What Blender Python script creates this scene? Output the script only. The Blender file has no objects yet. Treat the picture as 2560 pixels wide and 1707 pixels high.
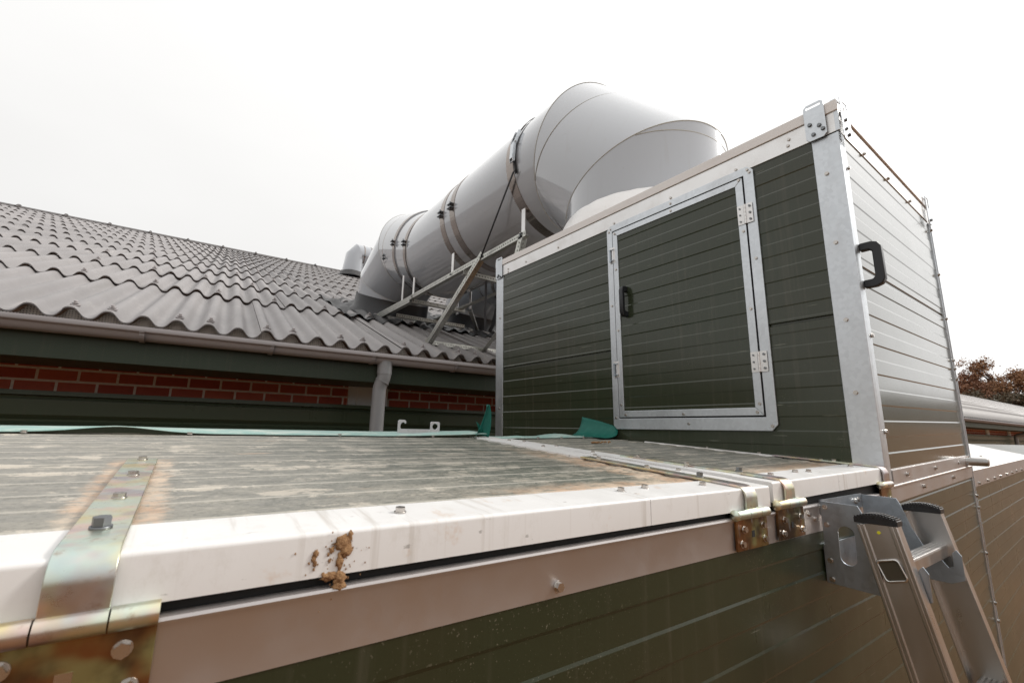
import bpy, bmesh, math, random
from mathutils import Vector, Matrix, Euler
random.seed(7)
S = bpy.context.scene
COL = S.collection
R = math.radians
PI = math.pi

# ------------------------------------------------------------------ nodes
class V:
    """thin wrapper round a node socket so that masks can be written as formulas"""
    def __init__(s, nt, sock): s.nt = nt; s.s = sock
    def _op(s, op, o=None, rev=False, c=None, clamp=False):
        n = s.nt.nodes.new('ShaderNodeMath'); n.operation = op; n.use_clamp = clamp
        a, b = (o, s) if rev else (s, o)
        for i, x in enumerate((a, b, c)):
            if x is None: continue
            if isinstance(x, V): s.nt.links.new(x.s, n.inputs[i])
            else: n.inputs[i].default_value = x
        return V(s.nt, n.outputs[0])
    def __add__(s, o): return s._op('ADD', o)
    __radd__ = __add__
    def __sub__(s, o): return s._op('SUBTRACT', o)
    def __rsub__(s, o): return s._op('SUBTRACT', o, True)
    def __mul__(s, o): return s._op('MULTIPLY', o)
    __rmul__ = __mul__
    def __truediv__(s, o): return s._op('DIVIDE', o)
    def abs(s): return s._op('ABSOLUTE')
    def fract(s): return s._op('FRACT')
    def floor(s): return s._op('FLOOR')
    def max(s, o): return s._op('MAXIMUM', o)
    def min(s, o): return s._op('MINIMUM', o)
    def pow(s, o): return s._op('POWER', o)
    def lt(s, o): return s._op('LESS_THAN', o)
    def gt(s, o): return s._op('GREATER_THAN', o)
    def sat(s): return s._op('ADD', 0.0, clamp=True)
    def step(s, a, b):
        n = s.nt.nodes.new('ShaderNodeMapRange'); n.interpolation_type = 'SMOOTHSTEP'
        s.nt.links.new(s.s, n.inputs[0]); n.inputs[1].default_value = a; n.inputs[2].default_value = b
        return V(s.nt, n.outputs[0])

class Mat:
    def __init__(s, name, base=(.5, .5, .5), rough=.5, metal=0.0, spec=.5, coat=0.0, coat_r=.1):
        s.m = bpy.data.materials.new(name); s.m.use_nodes = True; s.nt = s.m.node_tree
        s.b = s.nt.nodes['Principled BSDF']
        s.b.inputs['Base Color'].default_value = (*base, 1)
        s.b.inputs['Roughness'].default_value = rough
        s.b.inputs['Metallic'].default_value = metal
        s.b.inputs['Specular IOR Level'].default_value = spec
        s.b.inputs['Coat Weight'].default_value = coat
        s.b.inputs['Coat Roughness'].default_value = coat_r
        s.tc = s.nt.nodes.new('ShaderNodeTexCoord')
        s.sep = None
        s.base = base
    def obj(s): return s.tc.outputs['Object']
    def xyz(s):
        if s.sep is None:
            s.sep = s.nt.nodes.new('ShaderNodeSeparateXYZ'); s.nt.links.new(s.obj(), s.sep.inputs[0])
        return [V(s.nt, o) for o in s.sep.outputs]
    def scaled(s, sc, off=(0, 0, 0), vec=None):
        n = s.nt.nodes.new('ShaderNodeMapping'); n.inputs['Scale'].default_value = sc; n.inputs['Location'].default_value = off
        s.nt.links.new(vec or s.obj(), n.inputs[0]); return n.outputs[0]
    def noise(s, scale, detail=4, rough=.55, sc=(1, 1, 1), off=(0, 0, 0)):
        n = s.nt.nodes.new('ShaderNodeTexNoise'); n.inputs['Scale'].default_value = scale
        n.inputs['Detail'].default_value = detail; n.inputs['Roughness'].default_value = rough
        s.nt.links.new(s.scaled(sc, off), n.inputs['Vector']); return V(s.nt, n.outputs['Fac'])
    def voro(s, scale, sc=(1, 1, 1), rnd=1.0):
        n = s.nt.nodes.new('ShaderNodeTexVoronoi'); n.inputs['Scale'].default_value = scale; n.inputs['Randomness'].default_value = rnd
        s.nt.links.new(s.scaled(sc), n.inputs['Vector']); return V(s.nt, n.outputs['Distance'])
    def mix(s, fac, a, b):
        n = s.nt.nodes.new('ShaderNodeMix'); n.data_type = 'RGBA'; n.clamp_factor = True
        for i, x in ((0, fac), (6, a), (7, b)):
            if isinstance(x, V): s.nt.links.new(x.s, n.inputs[i])
            elif isinstance(x, bpy.types.NodeSocket): s.nt.links.new(x, n.inputs[i])
            elif i == 0: n.inputs[i].default_value = x
            else: n.inputs[i].default_value = (*x, 1)
        return n.outputs[2]
    def color(s, sock): s.nt.links.new(sock, s.b.inputs['Base Color'])
    def rough(s, v): s.nt.links.new(v.s, s.b.inputs['Roughness'])
    def metal(s, v): s.nt.links.new(v.s, s.b.inputs['Metallic'])
    def bump(s, v, dist=.001, strength=1.0):
        n = s.nt.nodes.new('ShaderNodeBump'); n.inputs['Distance'].default_value = dist; n.inputs['Strength'].default_value = strength
        s.nt.links.new(v.s, n.inputs['Height']); s.nt.links.new(n.outputs[0], s.b.inputs['Normal'])

def m_panel(name, base, brown, rough=.3, specks=True, seed=0.0, spec=.22, coat=.85, coat_r=.13):
    m = Mat(name, base, rough, 0, spec, (coat if specks else .1), coat_r); m.b.inputs['Coat IOR'].default_value = 1.42
    big = m.noise(1.3, 3, off=(seed, 0, 0)); streak = m.noise(2.0, 5, .6, sc=(22, 22, .8), off=(0, seed, 0))
    c = m.mix(big.step(.35, .7) * .6, base, brown)
    c = m.mix((streak.step(.52, .75)) * .22, c, (.12, .105, .08))
    if specks:
        cl = m.noise(3.0, 2, off=(3, seed, 1)).step(.5, .66)
        sp = m.noise(330, 1, .4, off=(seed, 1, 0)).step(.695, .735) * (cl + .12)
        c = m.mix(sp.sat() * .38, c, (.28, .25, .19))
        sm = m.noise(16, 4, .7, sc=(1, 1, .5), off=(9, seed, 3)).step(.68, .78)
        c = m.mix(sm * .22, c, (.13, .12, .095))
        scr = m.noise(9, 2, .5, sc=(.5, .5, 14), off=(4, seed, 7)).step(.735, .76)
        c = m.mix(scr * .5, c, (.25, .25, .2))
    m.color(c)
    m.rough(m.noise(5, 4) * .14 + (rough - .1) + streak * .05)
    m.bump(m.noise(420, 2, .5, sc=(1, 1, 1)) * .30 + m.noise(3.5, 2) * 1.2, .0005, .45)
    return m.m

def m_metal(name, base, rough=.35, dirt=.25, dirtcol=(.25, .2, .15), spangle=0.0, metal=1.0, streak=(1, 1, 1), bump=.25):
    m = Mat(name, base, rough, metal)
    d = m.noise(7, 5, .65, sc=streak).step(.5, .8)
    c = m.mix(m.noise(2.2, 3, off=(2, 1, 0)).step(.3, .7) * .35, base, tuple(x * .78 for x in base))
    if spangle:
        n = m.nt.nodes.new('ShaderNodeTexVoronoi'); n.inputs['Scale'].default_value = 90
        m.nt.links.new(m.obj(), n.inputs['Vector'])
        s1 = m.nt.nodes.new('ShaderNodeSeparateColor'); m.nt.links.new(n.outputs['Color'], s1.inputs[0])
        c = m.mix(V(m.nt, s1.outputs[0]) * spangle, c, tuple(x * .6 for x in base))
    c = m.mix(d * dirt, c, dirtcol)
    m.color(c)
    m.rough(m.noise(14, 5, .6, sc=streak) * .3 + (rough - .14))
    m.metal((1.0 - d * dirt * .8) * metal)
    m.bump(m.noise(60, 4, .6, sc=streak), .0004, bump)
    return m.m

MT = {}
MT['olive'] = m_panel('olive_coated_steel', (.031, .040, .023), (.037, .039, .023), .20, seed=1.3)
MT['olive_low'] = m_panel('olive_coated_steel_low', (.022, .031, .014), (.035, .030, .014), .30, seed=5.1, coat=.55, coat_r=.30)  # darker, browner tone for the lower panels
MT['olive_far'] = m_panel('olive_wall_cladding', (.026, .042, .026), (.030, .040, .024), .33, specks=False, seed=2.2)
MT['olive_clad'] = m_panel('olive_wall_sheet', (.078, .108, .068), (.080, .100, .064), .3, specks=False, seed=4.2)
MT['fascia'] = m_panel('olive_painted_fascia', (.044, .060, .040), (.040, .050, .034), .5, specks=False, seed=8.2)

def m_white_trim():
    m = Mat('white_coated_trim', (.76, .75, .74), .33)
    x, y, z = m.xyz()
    st = m.noise(3.2, 4, .6, sc=(14, 1, .35)).step(.56, .72)
    c = m.mix(m.noise(3, 4).step(.4, .7) * .4, (.76, .75, .74), (.67, .65, .62))
    c = m.mix(st * .5, c, (.40, .35, .29)); c = m.mix(m.noise(24, 6, .75, sc=(1, 1, .6), off=(8, 3, 1)).step(.54, .70) * .22, c, (.50, .46, .40))
    tan = m.noise(11, 5, .7, sc=(1, .6, 1), off=(5, 2, 0)).step(.60, .72)
    c = m.mix(tan * .55, c, (.55, .36, .22))
    dk = m.noise(70, 4, .65, sc=(.45, 1, 1)).step(.665, .72)
    c = m.mix(dk * .5, c, (.12, .10, .08))
    m.color(c); m.rough(m.noise(20, 4) * .3 + .22); m.bump(m.noise(30, 3), .0004, .3)
    return m.m
MT['white'] = m_white_trim()

def m_lid(which):
    # weathered sheet: chalky pale streaks run along the ribs, rusty dust collects by the straps and trims
    m = Mat('weathered_lid_sheet', (.2, .2, .17), .5)
    x, y, z = m.xyz(); x = x + .3; y = y + .5           # back to the unit's own measures
    n1 = m.noise(7, 8, .72, sc=(1, 1.9, 1)); n2 = m.noise(34, 6, .72, sc=(1, 1.8, 1), off=(3, 1, 0))
    fine = m.noise(150, 4, .75, sc=(1, 1.5, 1), off=(1, 6, 2)); big = m.noise(2.2, 3)
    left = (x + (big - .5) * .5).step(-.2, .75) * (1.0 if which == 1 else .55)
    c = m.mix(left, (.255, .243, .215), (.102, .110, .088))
    c = m.mix(n1.step(.45, .60) * .5, c, (.34, .315, .265))
    c = m.mix((n2 * .55 + fine * .45).step(.535, .60) * .36, c, (.52, .475, .40))
    c = m.mix((n2 * .5 + fine * .5).step(.485, .44) * (left * .45 + .32), c, (.05, .058, .046)); c = m.mix(m.noise(11, 7, .75, sc=(.8, 1.4, 1), off=(11, 3, 0)).step(.555, .59) * (1.0 - left * .55) * .7, c, (.58, .52, .435))
    rl = (((y - .56) / .085).fract() - .5).abs()         # dust caught along both steps of each rib
    rl2 = (((y - .56) / .085 + .5).fract() - .5).abs()
    ln = rl.step(.45, .49).max(rl2.step(.46, .49) * .6) * m.noise(5, 4, .7, sc=(1.3, 4, 1), off=(2, 2, 2)).step(.26, .42)
    c = m.mix(ln * .62, c, (.64, .60, .52))
    c = m.mix((y - .585 + (m.noise(14, 6, .75, off=(6, 6, 6)) - .5) * .035).step(.018, .002) * .6, c, (.66, .61, .53))
    ed = m.noise(26, 7, .8, sc=(1, 1.3, 1)) - .5
    k = ed * .13
    d0 = (y - .585 + k * .35).step(.055, .012) * .9
    if which == 1:
        d1 = ((x + .047).abs() + k * .45).step(.050, .034) * (y + ed * .2).step(1.10, 1.03) * m.noise(6, 5, .7, sc=(1, 2, 1), off=(4, 8, 1)).step(.30, .52) 
        d2 = (y - .585 + k).step(.10, .02) * (x + ed * .6).step(.30, .62)
        d3 = (x + k * 1.4 - .90).step(-.11, -.05) * (y + ed * .4).step(1.35, .8)
        dust = d1.max(d2).max(d3)
    else:
        d1 = (x + k).step(1.20, 1.10) * (y + ed * .4).step(1.2, .8)
        d2 = (y - .585 + k).step(.13, .03) * .8
        dust = d1.max(d2)
    blot = m.noise(5.5, 4, .6, sc=(.45, 1.5, 1), off=(7, 7, 0)).step(.665, .70) * .8
    dust = dust.max(blot).sat() * m.noise(70, 4, .75, sc=(.7, 1, 1)).step(.30, .56)
    tone = m.mix(m.noise(9, 4).step(.35, .65), (.52, .335, .215), (.64, .52, .40))
    c = m.mix(dust * .85, c, tone)
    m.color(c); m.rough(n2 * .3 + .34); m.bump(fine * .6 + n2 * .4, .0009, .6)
    return m.m

MT['alu'] = m_metal('mill_aluminium_band', (.55, .52, .51), .40, .35, (.30, .24, .20), metal=.86, streak=(1, 1, 1), bump=.2)
MT['alu_lad'] = m_metal('ladder_aluminium', (.66, .64, .62), .30, .30, (.26, .22, .18), streak=(3, 1, .5), bump=.2)
MT['alu_rung'] = m_metal('dimmed_rung_aluminium', (.40, .38, .355), .5, .5, (.24, .19, .15), streak=(3, 1, .5), bump=.2)  # lower rungs darkened to weaken their reflection in the wall
MT['galv'] = m_metal('galvanised_profile', (.66, .69, .72), .40, .16, (.42, .42, .40), spangle=.25, streak=(1, 1, .4))
MT['galv_dark'] = m_metal('galvanised_plate_dull', (.45, .50, .55), .42, .40, (.20, .19, .18), spangle=.35, streak=(4, 4, .6))
MT['rail'] = m_metal('pale_aluminium_rail', (.80, .79, .78), .42, .18, (.55, .48, .42), streak=(1, 1, 1))
MT['steel'] = m_metal('bolt_steel', (.55, .52, .49), .26, .45, (.16, .12, .09))
MT['steel_dark'] = m_metal('dark_bolt_steel', (.22, .23, .24), .4, .2)
MT['stainless'] = (lambda m: (m.color(m.mix(m.noise(3, 2).step(.3, .7) * .5, (.33, .29, .265), (.25, .22, .20))), m.m)[-1])(Mat('stainless_band', (.6, .54, .49), .24, 1.0))

def m_zinc():
    m = Mat('yellow_passivated_zinc', (.7, .6, .35), .30, .95)
    n1 = m.noise(16, 3, .6); n2 = m.noise(24, 3, .6, off=(4, 4, 2)); n3 = m.noise(50, 5, .7)
    c = m.mix(n1.step(.35, .65), (.72, .62, .36), (.62, .70, .60))
    c = m.mix(n2.step(.48, .68) * .7, c, (.80, .56, .50)); c = m.mix(m.noise(11, 3, .6, off=(1, 5, 5)).step(.46, .60) * .6, c, (.40, .31, .40)); c = m.mix(m.noise(13, 3, .6, off=(6, 1, 5)).step(.54, .66) * .5, c, (.45, .62, .62))
    c = m.mix(n3.step(.56, .72) * .6, c, (.28, .15, .07))
    m.color(c); m.rough(n3 * .35 + .15); m.bump(n3, .0004, .3)
    return m.m
MT['zinc'] = m_zinc()

def m_zinc_refl():  # brown soil reflection painted into the hinge plate colour, with random dark mottles
    m = Mat('brown_reflection_zinc', (.5, .3, .15), .38, .8)
    n1 = m.noise(14, 4, .65); n2 = m.noise(17, 4, .55, off=(2, 2, 5)); n3 = m.noise(20, 2, .5, off=(8, 1, 1))
    c = m.mix(n1.step(.35, .65), (.25, .110, .042), (.28, .185, .068))
    c = m.mix(n3.step(.52, .66) * .65, c, (.36, .42, .20))
    c = m.mix(n2.step(.38, .62) * .88, c, (.045, .028, .018)); c = m.mix(m.noise(26, 3, .6, sc=(1.6, 1, .35), off=(3, 7, 1)).step(.62, .68) * .7, c, (.30, .33, .36))
    m.color(c); m.rough(n2 * .4 + .18); m.bump(n2, .0006, .4)
    return m.m
MT['zinc_refl'] = m_zinc_refl()

def m_pipe():
    m = Mat('pale_grey_plastic_pipe', (.38, .395, .41), .08, 0, .5, 1.0, .02); m.b.inputs['Coat IOR'].default_value = 1.55
    x, y, z = m.xyz()
    sm = m.noise(6, 6, .7, sc=(1, .6, 1)).step(.60, .80)
    c = m.mix(m.noise(1.5, 3).step(.3, .7) * .3, (.400, .422, .455), (.370, .390, .418))
    c = m.mix(sm * .22, c, (.24, .22, .19))
    fl = m.noise(38, 3, .5, sc=(1, .4, 1), off=(4, 2, 2)).step(.735, .76)
    c = m.mix(fl * .5, c, (.18, .16, .13))
    dr = m.noise(3, 4, .6, sc=(6, 6, .6)).step(.58, .78)
    c = m.mix(dr * .16, c, (.30, .27, .23))
    m.color(c); m.rough(m.noise(9, 4) * .08 + .05 + sm * .08); m.bump(m.noise(2.5, 2) * 1.0 + m.noise(9, 3) * .25, .003, .22)
    return m.m
MT['pipe'] = m_pipe()
MT['weld'] = Mat('weld_bead', (.42, .41, .37), .5).m
MT['tape_white'] = (lambda m: (m.color(m.mix(m.noise(12, 5, .7).step(.55, .75) * .3, (.90, .895, .89), (.72, .68, .63))), m.bump(m.noise(14, 4, .6, sc=(1, 1, 2)), .006, .7), m.m)[-1])(Mat('white_sealing_tape', (.82, .81, .80), .35))
MT['rubber'] = (lambda m: (m.bump(m.noise(40, 3), .002, .5), m.m)[-1])(Mat('black_rubber', (.014, .014, .015), .45))
MT['lead'] = (lambda m: (m.color(m.mix(m.noise(6, 4).step(.35, .7), (.028, .028, .030), (.055, .053, .052))), m.bump(m.noise(7, 3), .02, .6), m.m)[-1])(Mat('black_flashing_sheet', (.04, .04, .04), .5))
MT['skirt'] = (lambda m: (m.bump(m.noise(9, 3), .01, .4), m.m)[-1])(Mat('black_skirt_sheet', (.013, .013, .015), .4))
MT['plastic'] = (lambda m: (m.bump(m.noise(350, 2), .0006, .5), m.m)[-1])(Mat('black_plastic', (.012, .013, .016), .38))
MT['web'] = (lambda m: (m.bump((m.xyz()[2] * 700).fract(), .001, .3), m.m)[-1])(Mat('black_webbing', (.012, .012, .014), .75))
MT['web_grey'] = Mat('dark_grey_webbing', (.05, .05, .055), .7).m
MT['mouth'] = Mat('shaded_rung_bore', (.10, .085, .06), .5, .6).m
MT['cap'] = (lambda m: (m.color(m.mix(m.noise(9, 5, .65, sc=(.5, .5, 2)).step(.52, .78) * .35, (.78, .745, .72), (.55, .47, .41))), m.m)[-1])(Mat('pale_roof_cap', (.78, .74, .72), .16, 0, .6, .8, .08))
MT['added_hill'] = (lambda m: (m.color(m.mix(m.noise(.09, 5, .7).step(.35, .65), (.075, .045, .028), (.045, .038, .022))), m.m)[-1])(Mat('added_hillside', (.07, .045, .03), .95))
MT['dark'] = Mat('dark_gap_shade', (.008, .008, .008), .8).m  # flat black put into gaps and holes as their shade

def m_roof():
    m = Mat('fibre_cement_sheet', (.37, .345, .335), .62)
    x, y, z = m.xyz()
    big = m.noise(.6, 4, .6); st = m.noise(2.5, 5, .65, sc=(5, .45, .45)); fine = m.noise(26, 5, .7)
    c = m.mix(big.step(.35, .65), (.240, .226, .226), (.298, .280, .278))
    c = m.mix(st.step(.5, .75) * .45, c, (.225, .21, .20)); c = m.mix(m.noise(5, 5, .7, sc=(3, .35, .35), off=(3, 3, 3)).step(.56, .72) * .35, c, (.47, .44, .42))
    right = (x + (big - .5) * 2.2).step(-9.6, -7.4)          # older, lichen-speckled sheets nearer the duct
    li = m.noise(17, 6, .75, off=(5, 1, 1)).step(.53, .66) * right
    c = m.mix(right * .28, c, (.22, .20, .185))
    c = m.mix(li * .5, c, (.40, .36, .31))
    c = m.mix(m.noise(30, 4, .7, off=(1, 9, 2)).step(.66, .74) * right * .55, c, (.34, .21, .13))
    c = m.mix(m.noise(1.1, 6, .7, off=(8, 2, 4)).step(.55, .72) * .35, c, (.20, .19, .17)); c = m.mix(m.noise(48, 5, .75, off=(2, 2, 9)).step(.62, .70) * .35, c, (.44, .42, .38))
    m.color(c); m.rough(fine * .25 + .42); m.bump(fine, .002, .35)
    return m.m
MT['roof'] = m_roof()
MT['ridge'] = Mat('dark_ridge_capping', (.10, .09, .088), .6).m
MT['gutter'] = (lambda m: (m.color(m.mix(m.noise(3, 5, .6, sc=(1, 1, 5)).step(.5, .75) * .5, (.33, .30, .297), (.26, .235, .232))), m.m)[-1])(Mat('taupe_plastic_gutter', (.30, .265, .262), .38))
MT['drain'] = (lambda m: (m.color(m.mix(m.noise(5, 5, .6, sc=(3, 3, .6)).step(.5, .75) * .5, (.29, .29, .295), (.22, .215, .21))), m.m)[-1])(Mat('grey_plastic_downpipe', (.29, .29, .295), .38))
MT['pilaster'] = (lambda m: (m.color(m.mix(m.noise(5, 5, .6).step(.5, .75) * .35, (.84, .86, .88), (.68, .68, .68))), m.m)[-1])(Mat('pale_grey_wall_sheet', (.55, .56, .57), .45))

BARN_BASE = Vector((10.0, 4.5, -2.3))
def m_brick():
    m = Mat('red_clay_brick', (.3, .06, .04), .75)
    x, y, z = m.xyz()
    cx = m.nt.nodes.new('ShaderNodeCombineXYZ')
    m.nt.links.new((x + (BARN_BASE.x + 1.145 + .2195 * 40)).s, cx.inputs[0]); m.nt.links.new((z + (BARN_BASE.z - .289 + .0855 * 40)).s, cx.inputs[1])
    b = m.nt.nodes.new('ShaderNodeTexBrick'); m.nt.links.new(cx.outputs[0], b.inputs['Vector'])
    b.inputs['Scale'].default_value = 1; b.inputs['Mortar Size'].default_value = .0085; b.inputs['Mortar Smooth'].default_value = .15
    b.inputs['Brick Width'].default_value = .2195; b.inputs['Row Height'].default_value = .0855; b.offset = .5; b.squash = 1
    b.inputs['Color1'].default_value = (.42, .075, .043, 1); b.inputs['Color2'].default_value = (.55, .125, .070, 1); b.inputs['Mortar'].default_value = (.82, .70, .62, 1)
    c = m.mix(m.noise(30, 5, .7).step(.5, .75) * .4, b.outputs['Color'], (.15, .04, .03))
    m.color(c); m.bump(1.0 - V(m.nt, b.outputs['Fac']) + m.noise(60, 4) * .35, .005, .8)
    return m.m
MT['brick'] = m_brick()

def m_comb():
    m = Mat('perforated_eaves_filler', (.92, .88, .82), .6)
    x, y, z = m.xyz()
    fx = ((x * 70).fract() - .5); fz = ((z * 70).fract() - .5)
    d = (fx * fx + fz * fz).lt(.045)
    m.color(m.mix(d, (.92, .88, .82), (.02, .018, .016)))
    return m.m
MT['comb'] = m_comb()

def m_perf(name, base, rough=.4):
    # slotted angle: real see-through holes along the local length
    m = Mat(name, base, rough, .9)
    x, y, z = m.xyz()
    c = y.abs().max(z.abs())
    fx = ((x / .030).fract() - .5) * .030
    cy = c - .021
    d = (fx * fx + cy * cy).lt(.0068 * .0068)
    nz = m.noise(18, 4, .6)
    m.color(m.mix(nz.step(.4, .7) * .5, base, tuple(k * .6 for k in base)))
    m.rough(nz * .3 + rough - .12)
    tr = m.nt.nodes.new('ShaderNodeBsdfTransparent'); mx = m.nt.nodes.new('ShaderNodeMixShader')
    out = [n for n in m.nt.nodes if n.type == 'OUTPUT_MATERIAL'][0]
    m.nt.links.new(d.s, mx.inputs[0]); m.nt.links.new(m.b.outputs[0], mx.inputs[1]); m.nt.links.new(tr.outputs[0], mx.inputs[2])
    m.nt.links.new(mx.outputs[0], out.inputs['Surface'])
    return m.m
MT['perf'] = m_perf('slotted_galvanised_angle', (.52, .52, .48), .34)

def m_film(name, a, b, dusty=.4):
    m = Mat(name, a, .5, 0, .25)
    c = m.mix(m.noise(30, 5, .7, sc=(.4, 1, 1)).step(.45, .7) * dusty, a, b)
    m.color(c); m.bump(m.noise(25, 4), .002, .5)
    return m.m
MT['film'] = m_film('dusty_teal_membrane', (.30, .46, .42), (.60, .63, .57), .9)
MT['film_clean'] = m_film('teal_membrane', (.006, .105, .080), (.04, .20, .155), .25)

def m_mud():
    m = Mat('dried_brown_mud', (.24, .12, .05), .9)
    n = m.noise(150, 5, .7)
    m.color(m.mix(n.step(.35, .7), (.24, .125, .055), (.44, .26, .125))); m.bump(n, .004, 1)
    return m.m
MT['mud'] = m_mud()

def m_ground():
    m = Mat('brown_soil', (.20, .125, .07), .95)
    n = m.noise(.35, 6, .65); f = m.noise(4, 6, .7)
    c = m.mix(n.step(.35, .65), (.215, .105, .040), (.140, .070, .030))
    c = m.mix(f.step(.5, .75) * .5, c, (.25, .13, .055))
    m.color(c); m.bump(f, .06, .8)
    return m.m
MT['ground'] = m_ground()

def m_leaf(name, a, b, c3):
    m = Mat(name, a, .7)
    n = m.noise(.55, 4, .7); f = m.noise(2.6, 3, .6)
    c = m.mix(n.step(.38, .62), a, b); c = m.mix(f.step(.5, .68) * .7, c, c3)
    m.color(c)
    return m.m
MT['leafA'] = m_leaf('russet_leaves', (.27, .125, .065), (.17, .078, .048), (.34, .17, .08))
MT['leafB'] = m_leaf('ochre_leaves', (.33, .165, .075), (.21, .105, .055), (.40, .24, .115))
MT['leafC'] = m_leaf('olive_brown_leaves', (.12, .08, .045), (.07, .065, .038), (.18, .11, .06))
MT['bark'] = Mat('grey_brown_bark', (.07, .055, .045), .9).m

# ------------------------------------------------------------------ mesh builder
class MB:
    def __init__(s): s.bm = bmesh.new()
    def face(s, pts, smooth=False):
        try:
            f = s.bm.faces.new([s.bm.verts.new(p) for p in pts]); f.smooth = smooth; return f
        except ValueError: return None
    def box(s, x0, x1, y0, y1, z0, z1):
        v = [s.bm.verts.new(p) for p in ((x0, y0, z0), (x1, y0, z0), (x1, y1, z0), (x0, y1, z0), (x0, y0, z1), (x1, y0, z1), (x1, y1, z1), (x0, y1, z1))]
        for q in ((0, 3, 2, 1), (4, 5, 6, 7), (0, 1, 5, 4), (1, 2, 6, 5), (2, 3, 7, 6), (3, 0, 4, 7)): s.bm.faces.new([v[i] for i in q])
        return s
    def bar(s, a, b, w, h, up=(0, 0, 1)):
        a = Vector(a); b = Vector(b); d = (b - a).normalized(); up = Vector(up)
        sd = d.cross(up).normalized(); up = sd.cross(d)
        pr = [sd * (w / 2) + up * (h / 2), -sd * (w / 2) + up * (h / 2), -sd * (w / 2) - up * (h / 2), sd * (w / 2) - up * (h / 2)]
        A = [s.bm.verts.new(a + p) for p in pr]; B = [s.bm.verts.new(b + p) for p in pr]
        for i in range(4):
            j = (i + 1) % 4; s.bm.faces.new([A[i], A[j], B[j], B[i]])
        s.bm.faces.new(A[::-1]); s.bm.faces.new(B); return s
    def prism(s, pts, vec, smooth=False):
        """closed 3D polygon swept along vec"""
        vec = Vector(vec); A = [s.bm.verts.new(p) for p in pts]; B = [s.bm.verts.new(Vector(p) + vec) for p in pts]; n = len(pts)
        for i in range(n):
            j = (i + 1) % n; f = s.bm.faces.new([A[i], A[j], B[j], B[i]]); f.smooth = smooth
        s.bm.faces.new(A[::-1]); s.bm.faces.new(B); return s
    def sweep(s, pts, vec, smooth=False):
        """open polyline swept along vec (a sheet)"""
        vec = Vector(vec); A = [s.bm.verts.new(p) for p in pts]; B = [s.bm.verts.new(Vector(p) + vec) for p in pts]
        for i in range(len(pts) - 1):
            f = s.bm.faces.new([A[i], A[i + 1], B[i + 1], B[i]]); f.smooth = smooth
        return s
    def grid(s, rows, smooth=True, closed=False):
        vs = [[s.bm.verts.new(p) for p in r] for r in rows]
        for i in range(len(vs) - 1):
            n = len(vs[i])
            for j in range(n if closed else n - 1):
                k = (j + 1) % n
                f = s.bm.faces.new([vs[i][j], vs[i][k], vs[i + 1][k], vs[i + 1][j]]); f.smooth = smooth
        return vs
    def tube(s, path, r, n=12, caps=True, closed=False):
        P = [Vector(p) for p in path]; rr = r if isinstance(r, (list, tuple)) else [r] * len(P)
        rows = []; up = None
        for i, p in enumerate(P):
            if closed: d = P[(i + 1) % len(P)] - P[i - 1]
            else: d = P[min(i + 1, len(P) - 1)] - P[max(i - 1, 0)]
            d.normalize()
            if up is None:
                up = Vector((0, 0, 1)) if abs(d.z) < .9 else Vector((1, 0, 0))
            sd = d.cross(up).normalized(); up = sd.cross(d).normalized()
            rows.append([p + (sd * math.cos(2 * PI * k / n) + up * math.sin(2 * PI * k / n)) * rr[i] for k in range(n)])
        if closed: rows.append(rows[0])
        vs = s.grid(rows, True, True)
        if caps and not closed:
            s.bm.faces.new(vs[0][::-1]); s.bm.faces.new(vs[-1])
        return s
    def cyl(s, a, b, r, n=16, r2=None):
        return s.tube([a, b], [r, r if r2 is None else r2], n)
    def plate(s, outer, holes, to3, thick):
        """flat shape with holes, cut in 2D, placed by to3(u, v), thickened along thick"""
        t = bmesh.new()
        for loop in [outer] + holes:
            vs = [t.verts.new((u, v, 0)) for u, v in loop]
            for i in range(len(vs)): t.edges.new((vs[i], vs[(i + 1) % len(vs)]))
        bmesh.ops.triangle_fill(t, use_beauty=True, use_dissolve=False, edges=t.edges[:])
        thick = Vector(thick); lo = {}; hi = {}
        for v in t.verts:
            p = Vector(to3(v.co.x, v.co.y)); lo[v] = s.bm.verts.new(p); hi[v] = s.bm.verts.new(p + thick)
        for f in t.faces:
            s.bm.faces.new([lo[v] for v in f.verts]); s.bm.faces.new([hi[v] for v in reversed(f.verts[:])])
        for e in t.edges:
            if len(e.link_faces) == 1:
                a, b = e.verts; s.bm.faces.new([lo[a], lo[b], hi[b], hi[a]])
        t.free(); return s

def link(o, parent=None):
    COL.objects.link(o)
    if parent is not None: o.parent = parent
    return o

def thing(name, label, cat, base=(0, 0, 0), M=None, group=None):
    o = bpy.data.objects.new(name, None); COL.objects.link(o)
    o.empty_display_size = .1
    o['label'] = label; o['category'] = cat
    if group: o['group'] = group
    BASE[o] = Vector(base)
    o.matrix_world = (M or Matrix.Identity(4)) @ Matrix.Translation(Vector(base))
    return o
BASE = {}
def base_of(p):
    while p is not None:
        if p in BASE: return BASE[p]
        p = p.parent
    return Vector((0, 0, 0))

def part(name, mb, mat, parent=None, bevel=0.0, seg=2, auto=None, label=None):
    me = bpy.data.meshes.new(name)
    bmesh.ops.recalc_face_normals(mb.bm, faces=mb.bm.faces[:])
    b = base_of(parent)
    for v in mb.bm.verts: v.co -= b
    mb.bm.to_mesh(me); mb.bm.free()
    me.materials.append(MT[mat] if isinstance(mat, str) else mat)
    if auto is not None:
        for p in me.polygons: p.use_smooth = True
        me.set_sharp_from_angle(angle=R(auto))
    o = bpy.data.objects.new(name, me); link(o, parent)
    if label: o['label'] = label
    if bevel:
        md = o.modifiers.new('edge', 'BEVEL'); md.width = bevel; md.segments = seg; md.limit_method = 'ANGLE'; md.angle_limit = R(40); md.harden_normals = False
    return o

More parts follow.
